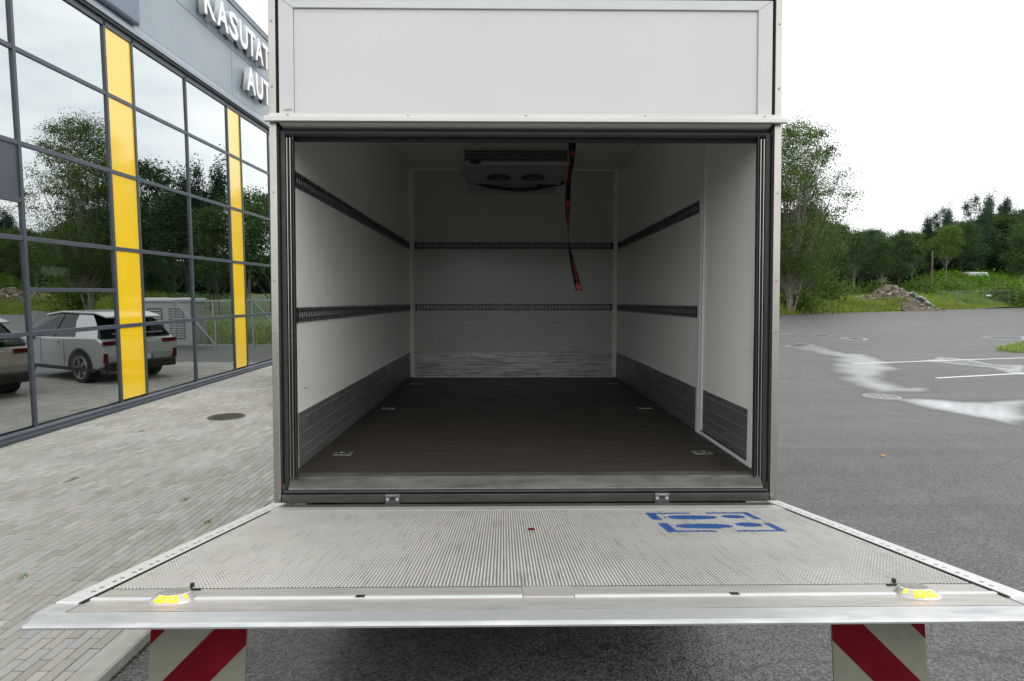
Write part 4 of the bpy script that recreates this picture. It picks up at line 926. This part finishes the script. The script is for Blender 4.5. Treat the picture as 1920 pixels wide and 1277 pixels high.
# ================================================================== TREES
def tree_mesh(seed, h, crown_r, base, n_leaf, leaf, mat_l, mat_b, stems=1, clip=1.8, ncl=38, shape='round', sig=.9, trunk_r=.16):
    rg = random.Random(seed); npr = np.random.default_rng(seed); tm = MB(); cl = []
    tops = []
    for s in range(stems):
        a = rg.uniform(0, 6.28); sp_ = (rg.uniform(.25, .75) * crown_r if stems > 1 else rg.uniform(0, .12) * crown_r); hh = h * rg.uniform(.72, .95)
        b0 = (rg.uniform(-.35, .35) * (stems > 1), rg.uniform(-.35, .35) * (stems > 1), -.3)
        pts = [(b0[0] + math.cos(a) * sp_ * (i / 7) ** 1.25 + rg.gauss(0, .07), b0[1] + math.sin(a) * sp_ * (i / 7) ** 1.25 + rg.gauss(0, .07), b0[2] + hh * i / 7) for i in range(8)]
        tm.tube(pts, trunk_r * rg.uniform(.6, 1.1), 6, 0, .03); tops.append(pts)
    spires = [(math.cos(i * 2.1 + seed) * crown_r * rg.uniform(.2, .8), math.sin(i * 2.1 + seed) * crown_r * rg.uniform(.2, .8), h * rg.uniform(.72, 1.0), rg.uniform(.8, 1.5)) for i in range(7)]
    for c in range(ncl):
        t = rg.random()
        if shape == 'spire': zz = base + (h - base) * t; r_ = crown_r * (1 - t) ** .8 * rg.uniform(.45, 1.05)
        elif shape == 'plume':
            sk = spires[c % len(spires)]; t = t ** .8; zz = base + (sk[2] - base) * t; r_ = None; a = rg.uniform(0, 6.28); q_ = sk[3] * (1.05 - t) ** .7 * rg.uniform(.1, 1); px_, py_ = sk[0] * (.35 + .65 * t) + math.cos(a) * q_, sk[1] * (.35 + .65 * t) + math.sin(a) * q_
        elif shape == 'column': zz = base + (h - base) * t; r_ = crown_r * math.sin(math.pi * (.12 + .86 * t)) ** .5 * rg.uniform(.2, 1.0)
        else: zz = base + (h - base) * (t ** .75); r_ = crown_r * math.sqrt(max(.03, 1 - ((t ** .75 - .42) / .62) ** 2)) * rg.uniform(.35, 1.05)
        if shape == 'plume': c_ = (px_, py_, zz); r_ = math.hypot(px_, py_)
        else: a = rg.uniform(0, 6.28); c_ = (math.cos(a) * r_, math.sin(a) * r_, zz)
        cl.append(c_)
        st = rg.choice(tops); j = min(6, max(1, int(7 * (zz - r_ * .8) / h))); p0 = Vector(st[j]); p1 = Vector(c_)
        tm.tube([p0, p0.lerp(p1, .5) + Vector((rg.gauss(0, .15), rg.gauss(0, .15), rg.uniform(-.1, .25))), p1], .022, 4, 0, .006)
    P = []; per = n_leaf // ncl
    for c_ in cl:
        s = sig * rg.uniform(.6, 1.25); k = int(per * rg.uniform(.55, 1.45))
        q = npr.normal(0, 1, (k, 3)); q *= (np.minimum(1, clip / np.linalg.norm(q, axis=1)))[:, None]; q *= (s * .8, s * .8, s * 1.6) if shape == 'plume' else (s, s, s * .62)
        P.append(np.array(c_) + q)
        # trailing sprays
        d = npr.normal(0, 1, 3); d[2] = abs(d[2]) * .3 - .25
        P.append(np.array(c_) + np.outer(npr.uniform(0, 1.5 * s, k // 5), d / np.linalg.norm(d)) + npr.normal(0, .13, (k // 5, 3)))
    P = np.concatenate(P); P = P[P[:, 2] > base * .45]
    return tm, P
def tree(name, label, cat, loc, args, scale=1., group=None):
    seed, h, cr_, base, nl, lf_, ml, mb = args[:8]; kw = args[8] if len(args) > 8 else {}
    tm, P = tree_mesh(seed, h, cr_, base, nl, lf_, ml, mb, **kw)
    t = thing(name, label, cat, loc, (0, 0, 0), group); t.scale = (scale,) * 3
    tm.build('trunk', mb, t, smooth=True); leaf_cloud(P, lf_, 'crown', ml, None, .5, t)
    return t
def clone(t, loc, rz, sc, label):
    c = copy(t); c.location = loc; c.rotation_euler = (0, 0, rz); c.scale = (sc[0], sc[0], sc[1]); c['label'] = label
    for ch in t.children: copy(ch, c)
    return c
def H(x, y): return float(height(x, y))
tree('willow_tree', 'tall loose many-stemmed tree by the truck edge, the tallest in the photo', 'tree', (28.7, 62.6, H(28.7, 62.6)), (3, 18.8, 5.6, 3.6, 60000, .145, 'leaf_willow', 'bark_pale', dict(stems=13, clip=2.2, ncl=230, sig=.85, trunk_r=.13, shape='column')))
GRP = 'trees of the wood beyond the lot'
protos = {}
protos['birch'] = ((21, 13, 2.6, 6.4, 9500, .20, 'leaf_mid', 'bark_pale', dict(ncl=55, sig=.75, clip=2.2, stems=2, trunk_r=.10, shape='column')), 'birch_tree')
protos['birch2'] = ((31, 13, 2.3, 5.6, 9500, .20, 'leaf_mid', 'bark_pale', dict(ncl=48, sig=.75, clip=2.2, trunk_r=.11, shape='column')), 'birch_tree')
protos['birch3'] = ((37, 13, 2.8, 6.2, 9500, .21, 'leaf_pale', 'bark_pale', dict(ncl=50, sig=.75, clip=2.2, trunk_r=.12)), 'birch_tree')
protos['alder'] = ((22, 13, 3.4, 5.2, 15000, .21, 'leaf_dark', 'bark_grey', dict(ncl=64, sig=.85, clip=2.2, trunk_r=.11)), 'alder_tree')
protos['aspen'] = ((23, 17, 3.6, 4.0, 17000, .21, 'leaf_needle', 'bark_grey', dict(ncl=130, sig=.55, clip=2.0, trunk_r=.12, shape='plume')), 'aspen_tree')
protos['pale'] = ((24, 11, 5.2, 2.0, 20000, .23, 'leaf_pale', 'bark_grey', dict(ncl=90, sig=.85, clip=2.1, trunk_r=.16, stems=2)), 'lime_tree')
protos['mixed'] = ((25, 12, 3.0, 4.4, 10500, .21, 'leaf_mid', 'bark_grey', dict(ncl=56, sig=.8, clip=2.2, trunk_r=.09)), 'grey_alder_tree')
protos['thick'] = ((26, 12, 3.6, .9, 14000, .27, 'leaf_dark', 'bark_grey', dict(ncl=46, sig=1.0, trunk_r=.12)), 'alder_tree')
made = {}
def place(kind, px, Y, htop, label, wide=1.):
    """a tree at image-independent place: bearing given as slope x/y, height above its own ground"""
    x = px * Y; z = H(x, Y); base_h = protos[kind][0][1]; sc = (htop - z) / base_h
    if kind not in made:
        made[kind] = tree(protos[kind][1], label, 'tree', (x, Y, z - .1), protos[kind][0], 1., GRP); made[kind].scale = (sc * wide, sc * wide, sc)
    else: clone(made[kind], (x, Y, z - .1), random.uniform(0, 6.28), (sc * wide, sc), label)['group'] = GRP
def top(py, Y): return 2.1 + (549 - py) / 1150 * Y
def sl(px): return (px - 955) / 1150
# front row, told apart by what stands beside them
for kind, px, Y, py, wide, label in (
    ('pale', 1868, 122, 408, .92, 'broad pale green tree rising behind the grassy mound and white van'),
    ('mixed', 1530, 74, 470, .8, 'light green young tree beside the tall loose tree, behind the grass'),
    ('mixed', 1568, 80, 455, .9, 'slim tree second from the tall loose tree, pale leaning stem'),
    ('alder', 1562, 97, 424, 1., 'round dark crown at the wood edge just past the tall loose tree'),
    ('birch', 1600, 90, 436, .9, 'pale-stemmed birch above the sandy start of the rubble'),
    ('alder', 1630, 100, 434, 1., 'dark alder behind the rubble pile crest'),
    ('birch2', 1652, 93, 438, .8, 'birch with a straight pale trunk right above the rubble top'),
    ('mixed', 1682, 95, 436, .9, 'leafy tree between the rubble birch and the slabs'),
    ('birch3', 1708, 96, 440, .9, 'birch with two thin leaning stems above the concrete slabs'),
    ('aspen', 1732, 112, 402, 1., 'tall tree standing behind the bare wooden pole, first of the high ones'),
    ('birch3', 1772, 104, 428, 1., 'birch between the wooden pole and the pale broad tree'),
    ('aspen', 1768, 116, 383, 1., 'high dark crown just past the wooden pole'),
    ('aspen', 1832, 118, 358, 1.1, 'highest dark crown above the pale broad tree'),
    ('aspen', 1884, 122, 366, 1., 'high narrow crown behind the edge of the pale broad tree'),
    ('alder', 1800, 108, 420, 1.1, 'dark bushy tree filling the gap before the pale broad tree'),
    ('birch2', 1918, 96, 420, 1., 'slim tree with thin trunk at the frame edge beyond the pale tree'),
    ('alder', 1950, 104, 398, 1.1, 'dark tree beyond the frame edge past the pale broad tree')):
    place(kind, sl(px), Y, top(py, Y), label, wide)
# deeper rows of the wood: they close the sky behind the front row
rw = random.Random(4)
for i in range(26):
    px = 1500 + i * 19 + rw.uniform(-6, 6); Y = rw.uniform(118, 140); py = 446 - max(0, px - 1690) * .18 + rw.uniform(-8, 12)
    GRP = 'dark trees deep in the wood'; place(rw.choice(['thick', 'thick', 'alder', 'aspen']), sl(px), Y, top(max(py, 392), Y), 'dark tree deep in the wood behind the front row of trunks', 1.25)
GRP = 'trees of the wood beyond the lot'
# the wood goes on behind the truck: the facade glass mirrors it
for kind, X, Y, h, wide, label in (('alder', 24.0, 64.5, 15.0, 1.1, 'dark rounded tree mirrored in the glass beside the first yellow panel'), ('mixed', 26.6, 75, 13.2, 1., 'lower tree mirrored in the middle of the pane after the first yellow panel'),
    ('alder', 21.5, 68, 12.6, 1.1, 'dark low tree mirrored in the glass next to the mullion'), ('aspen', 15.6, 61, 15.2, 1., 'narrow tall tree mirrored in the glass before the second yellow panel'),
    ('alder', 18.0, 62, 12.2, 1.1, 'bushy dark tree mirrored beside the narrow tall tree'), ('birch', 11.6, 60, 11.5, 1., 'birch mirrored in the pane after the second yellow panel'), ('mixed', 8.5, 58, 11.0, 1., 'tree mirrored at the edge of the glass near the truck post'),
    ('mixed', 12.8, 57, 9.5, 1., 'short tree mirrored below the narrow tall tree'), ('mixed', 33.5, 69, 11.0, 1.2, 'leafy tree partly behind the tall loose tree'), ('alder', 40, 84, 13.2, 1.1, 'dark tree whose crown shows below the tall loose tree')):
    place(kind, X / Y, Y, h, label, wide)
# shrubs along the wood edge and the far wood
def shrub_pts(seed, r, h, n): 
    q = np.random.default_rng(seed); return q.normal(0, 1, (n, 3)) * (r * .5, r * .5, h * .32) + (0, 0, h * .45)
sp0 = None
for i, (px, Y, r_, h_, lb) in enumerate(((1500, 64, 2.4, 2.6, 'bush at the foot of the tall loose tree'), (1548, 72, 2.2, 3.2, 'yellow-green bush beside the young tree'), (1585, 84, 2.0, 2.4, 'low bush before the sandy start of the rubble'), (1640, 90, 2.5, 2.4, 'low bush behind the rubble crest'), (1722, 92, 2.5, 2.6, 'low bush between the slabs and the pole'), (1785, 93, 2.6, 2.2, 'bush on the crown of the grassy mound'), (1880, 92, 3., 2.6, 'bush beside the white van on the mound'), (1905, 92, 3.4, 3.4, 'large bush on the mound at the frame edge'))):
    x = sl(px) * Y
    if sp0 is None:
        sp0 = thing('bush', lb, 'bush', (x, Y, H(x, Y)), group='bushes along the wood edge'); leaf_cloud(shrub_pts(1, 2.4, 2.6, 1500), .3, 'foliage', 'leaf_pale', None, .5, sp0)
        MB().tube([(0, 0, -.2), (.1, 0, 1.2)], .04, 5, 0, .015).tube([(0, 0, -.2), (-.3, .2, 1.0)], .03, 5, 0, .01).build('stem', 'bark_grey', sp0)
    else: clone(sp0, (x, Y, H(x, Y)), i * 1.3, (r_ / 2.4, h_ / 2.6), lb)
n = 60000; px = rng.uniform(-100, 200, n); Yw = rng.uniform(142, 165, n)
keep = px > -90; hw_ = 9 + 3.5 * np.array([noise.noise((a * .12, 2, 3)) for a in px]) + 1.5 * np.array([noise.noise((a * .5, 2, 8)) for a in px])
leaf_cloud(np.stack([px, Yw, .5 + rng.uniform(0, 1, n) ** .7 * hw_], -1), 1.5, 'far_wood', 'leaf_dark')
n = 9000; a = rng.uniform(0, 1, n); px = rng.uniform(-300, -150, n); yw = rng.uniform(150, 480, n)
leaf_cloud(np.stack([px, yw, rng.uniform(0, 1, n) * (8 + 2.5 * np.sin(yw * .13))], -1), 3.0, 'far_wood', 'leaf_dark')
# unseen wood added behind the camera to dim the low light into the box
n = 16000; px = rng.uniform(-160, 190, n); yw = rng.uniform(-92, -70, n)
leaf_cloud(np.stack([px, yw, rng.uniform(0, 1, n) ** .8 * (8.5 + 2.2 * np.sin(px * .21) + 1.2 * np.sin(px * .53))], -1), 1.8, 'far_wood', 'leaf_dark')
# undergrowth on the wood floor
n = 12000; x = rng.uniform(34, 78, n); y = y_edge(x) + rng.uniform(9, 50, n); leaf_cloud(np.stack([x, y, height(x, y) + np.abs(rng.normal(0, .35, n))], -1), .36, 'undergrowth', 'leaf_mid', up=.7)

# ================================================================== FAR OBJECTS ON THE VERGE
po = thing('wooden_pole', 'bare wooden pole without wires standing before the dark wood', 'pole', (68.8, 100, H(68.8, 100) - .2))
MB().tube([(0, 0, 0), (-.05, 0, 3), (-.17, 0, 7.7)], .17, 10, 0, .12).build('post', 'wood_pole', po, smooth=True); MB().cyl((-.17, 0, 7.69), .13, 2, .05, 10).build('cap', 'steel_dark', po)
# rubble heap
rub = thing('rubble_pile', 'heap of pale earth and broken concrete on the grass verge', 'rubble pile', (47.2, 76.5, H(47.2, 76.5) - .3))
def rock(r_, rg):
    bm_ = bmesh.new(); 
    for _ in range(11):
        v = Vector((rg.gauss(0, 1), rg.gauss(0, 1), rg.gauss(0, .7))); v.normalize(); bm_.verts.new(v * r_ * rg.uniform(.7, 1.15))
    res = bmesh.ops.convex_hull(bm_, input=bm_.verts[:]); vs2 = [v for v in bm_.verts if v.link_faces]; ix = {v: i for i, v in enumerate(vs2)}
    out = ([v.co[:] for v in vs2], [tuple(ix[v] for v in f.verts) for f in bm_.faces]); bm_.free(); return out
rg = random.Random(9)
def heap(x, y): return 3.1 * math.exp(-((x - .3) / 2.3) ** 2 - (y / 2.6) ** 2) + 1.5 * math.exp(-((x + 3.6) / 2.2) ** 2 - (y / 2.2) ** 2) + .95 * math.exp(-((x - 3.6) / 1.8) ** 2 - (y / 2.2) ** 2)
hm = MB(); k = 40; g0 = [-7.5 + 15 * i / k for i in range(k + 1)]
hm.add([(a, b * .6, heap(a, b * .6) - .25 + .25 * noise.noise((a * 1.1, b, 2)) + .14 * noise.noise((a * 3, b * 3, 5))) for b in g0 for a in g0], [(j * (k + 1) + i, j * (k + 1) + i + 1, (j + 1) * (k + 1) + i + 1, (j + 1) * (k + 1) + i) for j in range(k) for i in range(k)])
hm.build('earth_mass', 'rubble', rub)
rk = [rock(1, rg) for _ in range(6)]; chips = MB()
for i in range(1500):
    x, y = rg.gauss(-.2, 2.6), rg.gauss(-.6, 1.5); s = rg.uniform(.04, .17); v, f = rg.choice(rk); a = rg.uniform(0, 6.28); c, s2 = math.cos(a), math.sin(a)
    chips.add([(x + (p_[0] * c - p_[1] * s2) * s, y + (p_[0] * s2 + p_[1] * c) * s, heap(x, y) - .2 + p_[2] * s) for p_ in v], f)
chips.build('chips', 'rubble', rub, kind='stuff')
st0 = [MB().add(*r_).build('stone', 'rubble', rub) for r_ in rk[:5]]
for i, o in enumerate(st0): o.scale = (.3,) * 3; x, y = rg.gauss(0, 2), -1 + rg.gauss(0, .6); o.location = (x, y, heap(x, y) - .15)
for i in range(55):
    o = copy(rg.choice(st0), rub); x, y = rg.gauss(-.2, 2.6), -.9 + rg.gauss(0, .9); s = rg.uniform(.14, .42); o.scale = (s, s * rg.uniform(.7, 1.2), s * .8); o.rotation_euler = (rg.random() * 6, rg.random() * 6, rg.random() * 6); o.location = (x, y, heap(x, y) - .12)
for (x, z, l_, an) in ((2.1, 2.05, .9, -10), (2.5, 1.85, 1.1, -26), (2.9, 1.55, .8, -8), (3.3, 1.35, 1.2, -30), (3.7, 1.05, .7, -15), (4.0, .95, 1.0, -34), (4.5, .6, .8, -20), (2.7, 1.2, .9, -18), (3.4, .8, .8, -5), (4.9, .35, .9, -12), (-3.6, 1.15, 1.0, 6), (-2.5, 1.35, .8, 14), (-4.6, .7, .9, 3)):
    o = MB().prism([(-l_ / 2, -.07), (l_ / 2 - .2, -.11), (l_ / 2, .03), (l_ / 2 - .25, .10), (-l_ / 2 + .1, .08)], 1, -rg.uniform(.25, .5), rg.uniform(.25, .5)).build('concrete_slab', 'slab_grey', rub, bev=.02); o.location = (x, -1.0 + rg.uniform(-.5, .4), z); o.rotation_euler = (R(rg.uniform(-28, 20)), R(-an + rg.uniform(-10, 10)), R(rg.uniform(-50, 50)))
x, y = 1.9, -1.35
v, f = rk[2]; o = MB().add(v, f).build('dark_clod', 'rubble_dark', rub); o.scale = (.75, .4, .55); o.location = (1.7, -1.1, 1.25)
o = copy(o, rub); o.scale = (.5, .4, .35); o.location = (2.6, -1.5, .55)
o = copy(o, rub); o.scale = (.45, .4, .4); o.location = (-2.9, -.6, 1.05)
M('fence_grey', (.17, .19, .20), .6, metal=.3)
# thin wire fence on the verge
fe = thing('wire_fence', 'thin grey wire fence with slanting brace below the grassy mound', 'fence', (57.2, 82, 0))
fv = Vector((22.5, 10.8)); fl_ = fv.length; fd = fv.normalized()
def fp(d, z): return (fd.x * d, fd.y * d, z)
def gz_(d): return H(57.2 + fd.x * d, 82 + fd.y * d)
MB().tube([fp(0, 2.28), fp(fl_ * .5, 2.42), fp(fl_, 2.55)], .022, 6).build('top_rail', 'fence_grey', fe)
for d in (0, 5.2, 11.0, 17.5, 24.8): MB().tube([fp(d, gz_(d) - .3), fp(d, 2.35 + d * .008)], (.03 if d != 5.2 else .09), 6).build('post', 'fence_grey', fe)
for (d0, z0, d1, z1) in ((3.4, 2.3, 7.0, 1.75), (17.5, 1.5, 24.6, 2.2)): MB().tube([fp(d0, z0), fp(d1, z1)], .025, 6).build('brace', 'fence_grey', fe)
m = MB()
for i in range(9): m.tube([fp(0, .7 + i * .18), fp(fl_, .95 + i * .18)], .006, 4)
for i in range(70): d = i * fl_ / 70; m.tube([fp(d, gz_(d)), fp(d, 2.3 + d * .01)], .006, 4)
m.build('wire_mesh', 'fence_grey', fe, kind='stuff')
MB().box((fd.x * 11.6, fd.y * 11.6 - .05, 1.62), (fd.x * 12.4, fd.y * 11.6 - .02, 1.82)).build('plate', 'plate_white', fe)
# white van behind the mound
vx, vy = 89.2, 117.0; vz = top(507, 117) - 2.72
va = thing('white_van', 'white van with only its roof showing behind the grassy mound', 'van', (vx, vy, vz), (0, 0, R(4)))
MB().prism([(-2.6, .35), (-2.6, 2.2), (-2.45, 2.35), (1.0, 2.35), (1.55, 1.6), (2.5, 1.25), (2.6, .35)], 1, -.95, .95).build('body', 'truck_white', va, bev=.22)
for s in (-1, 1):
    MB().prism([(.2, 1.3), (.2, 1.85), (.9, 1.85), (1.35, 1.3)], 1, s * .945, s * .96).build('window', 'tinted_glass', va)
    for q in (-1.7, 1.7): MB().cyl((q, s * .72, .34), .34, 1, s * .22, 16).build('wheel', 'tyre', va)

# ================================================================== WHAT THE GLASS MIRRORS: cars, gate and cabin in the lane between truck and building
def suv(loc, rz, label, paint, dark_quarter=True):
    t = thing('parked_car', label, 'car', loc, (0, 0, rz), 'cars parked in front of the truck cab')
    rw_, ra, rf = .36, -1.35, 1.40     # wheel radius, axles (y)
    def archpts(c, up=.43, k=10): return [(c + up * math.cos(math.pi * (1 - i / k)), .33 + up * .98 * math.sin(math.pi * (1 - i / k))) for i in range(k + 1)]
    prof = [(-2.22, .42), (-1.85, .30)] + archpts(ra) + archpts(rf) + [(1.95, .30), (2.25, .42), (2.32, .62), (2.22, .86), (1.2, 1.02), (-2.0, 1.08), (-2.22, .98), (-2.27, .66)]
    b = MB().prism(prof, 0, -.90, .90).build('body', paint, t, bev=.09)
    gl_ = MB(); P0 = [(-2.12, 1.06), (1.15, 1.01), (.35, 1.52), (-.3, 1.60), (-1.55, 1.58)]; k = len(P0)
    gl_.add([(-.84, a, c) for a, c in P0] + [(.84, a, c) for a, c in P0], [])
    vs3 = [((-1 if s < 0 else 1) * (.86 if c < 1.2 else .64), a, c) for s in (-1, 1) for a, c in P0]; gl_.v = vs3
    gl_.f = [(i, (i + 1) % k, k + (i + 1) % k, k + i) for i in range(k)] + [tuple(range(k - 1, -1, -1)), tuple(range(k, 2 * k))]; gl_.m = [0] * len(gl_.f)
    gl_.build('glasshouse', 'tinted_glass', t, bev=.02)
    MB().prism([(.40, 1.515), (-.3, 1.605), (-1.62, 1.59), (-2.1, 1.50), (-2.1, 1.54), (-1.6, 1.64), (-.3, 1.655), (.42, 1.56)], 0, -.66, .66).build('roof', paint, t, bev=.015)
    for s in (-1, 1):
        MB().add([(s * .885, -2.05, 1.05), (s * .875, -1.15, 1.05), (s * .71, -1.0, 1.42), (s * .665, -1.05, 1.575), (s * .665, -1.6, 1.57), (s * .74, -1.85, 1.36)], [tuple(range(6)) if s > 0 else tuple(range(5, -1, -1))]).build('rear_pillar', paint, t)
        for a in (-.18, .95): MB().add([(s * .868, a, 1.04), (s * .868, a - .06, 1.04), (s * .66, a - .26, 1.57), (s * .66, a - .20, 1.57)], [(0, 1, 2, 3)]).build('pillar', 'car_black', t)
        MB().box((s * .88, -1.95, .28), (s * .912, 1.95, .36)).build('side_skirt', 'car_black', t)
        for c in (ra, rf):
            m = MB(); pin, pout = archpts(c, .43), archpts(c, .50); kk = len(pin)
            m.add([(s * .908, a, z) for a, z in pin] + [(s * .908, a, z) for a, z in pout], [(i, i + 1, kk + i + 1, kk + i) for i in range(kk - 1)]); m.build('wheel_arch', 'car_black', t)
            w_ = MB().cyl((s * .66, c, rw_), rw_, 0, s * .24, 24).build('wheel', 'tyre', t)
            m = MB()
            for q in range(5):
                an = q * 1.2566; d = Vector((0, math.cos(an), math.sin(an))); n2 = Vector((0, -math.sin(an), math.cos(an)))
                c0 = Vector((s * .905, c, rw_)); m.add([tuple(c0 + d * .04 - n2 * .03), tuple(c0 + d * .25 - n2 * .05), tuple(c0 + d * .25 + n2 * .05), tuple(c0 + d * .04 + n2 * .03)], [(0, 1, 2, 3) if s > 0 else (3, 2, 1, 0)])
            m.tube([(s * .905, c + .255 * math.cos(q * .2618), rw_ + .255 * math.sin(q * .2618)) for q in range(25)], .018, 5)
            m.build('rim', 'rim', w_)
        MB().box((s * .55, -2.28, .90), (s * .88, -2.20, .99)).build('tail_lamp', 'lamp_red', t); MB().box((s * .80, -2.285, .50), (s * .885, -2.22, .72)).build('reflector', 'lamp_red', t)
        MB().box((s * .905, .55, .98), (s * 1.02, .68, 1.12)).build('door_mirror', 'car_black', t); MB().box((s * .9, -.55, .93), (s * .925, -.38, .96)).build('door_handle', 'rim', t)
    for s in (-1, 1):
        for a in (-.72, .30, 1.12): MB().box((s * .899, a, .40), (s * .9035, a + .012, 1.02)).build('door_gap', 'car_black', t)
    MB().box((-.86, -2.30, .30), (.86, -2.2, .50)).build('bumper', 'car_black', t, bev=.03)
    MB().box((-.26, -2.305, .52), (.26, -2.27, .64)).build('number_plate', 'plate_white', t); MB().box((-.26, -2.3075, .52), (-.21, -2.3055, .64)).build('plate_band', 'plate_blue', t)
    MB().box((-.6, -2.2, 1.14), (.6, -2.12, 1.16)).build('rear_spoiler', paint, t)
    return t
# car forward axis = local +y; forward in world (.89, .45)
RZ = math.atan2(-.89, .45)
fwd = Vector((.89, .45)).normalized(); mid_ax = Vector((-4.45, 15.0)); c1 = mid_ax + fwd * 1.35; c2 = Vector((-3.0, 12.2)) + fwd * 1.35
suv((c1.x, c1.y, 0), RZ, 'silver car standing beyond the truck, mirrored in the lower panes', 'car_silver')
suv((c2.x, c2.y, 0), RZ, 'beige car nearer the truck, mirrored at the frame edge of the glass', 'car_beige')
gt = thing('metal_gate', 'galvanised mesh gate with diagonal braces closing the lane behind the cars', 'gate', (-7.2, 23.6, ZA))
for u in (0, 1.5, 3.0, 4.5, 6.0): MB().box((u, -.03, 0), (u + .06, .03, 1.9)).build('post', 'galvanised', gt)
for z in (.12, 1.85): MB().box((0, -.025, z), (6.06, .025, z + .06)).build('rail', 'galvanised', gt)
for u in (1.5, 4.5): MB().tube([(u + .03, 0, .15), (u + 1.47, 0, 1.85)], .03, 6).build('brace', 'galvanised', gt)
m = MB()
for i in range(100): m.box((i * .0605, -.004, .18), (i * .0605 + .006, .004, 1.85))
for i in range(8): m.box((0, -.004, .3 + i * .2), (6.06, .004, .306 + i * .2))
m.build('mesh_wire', 'galvanised', gt, kind='stuff')
cb = thing('equipment_cabin', 'white louvred equipment cabin with a flat cap roof behind the gate', 'cabin', (-.1, 25.4, ZA)); cb.scale = (.72, .72, .86)
MB().box((-1.5, -.8, 0), (1.5, .8, 2.1)).build('wall', 'shed_white', cb, bev=.02); MB().box((-1.6, -.9, 2.1), (1.6, .9, 2.28)).build('roof', 'plate_white', cb, bev=.05)
for u in (-1.1, .1):
    lv = MB().box((u, -.815, .3), (u + .85, -.80, 1.8)).build('louvre_panel', 'facade_frame', cb)
    for i in range(12): MB().box((u + .03, -.835, .36 + i * .118), (u + .82, -.816, .43 + i * .118)).build('louvre', 'shed_white', lv)
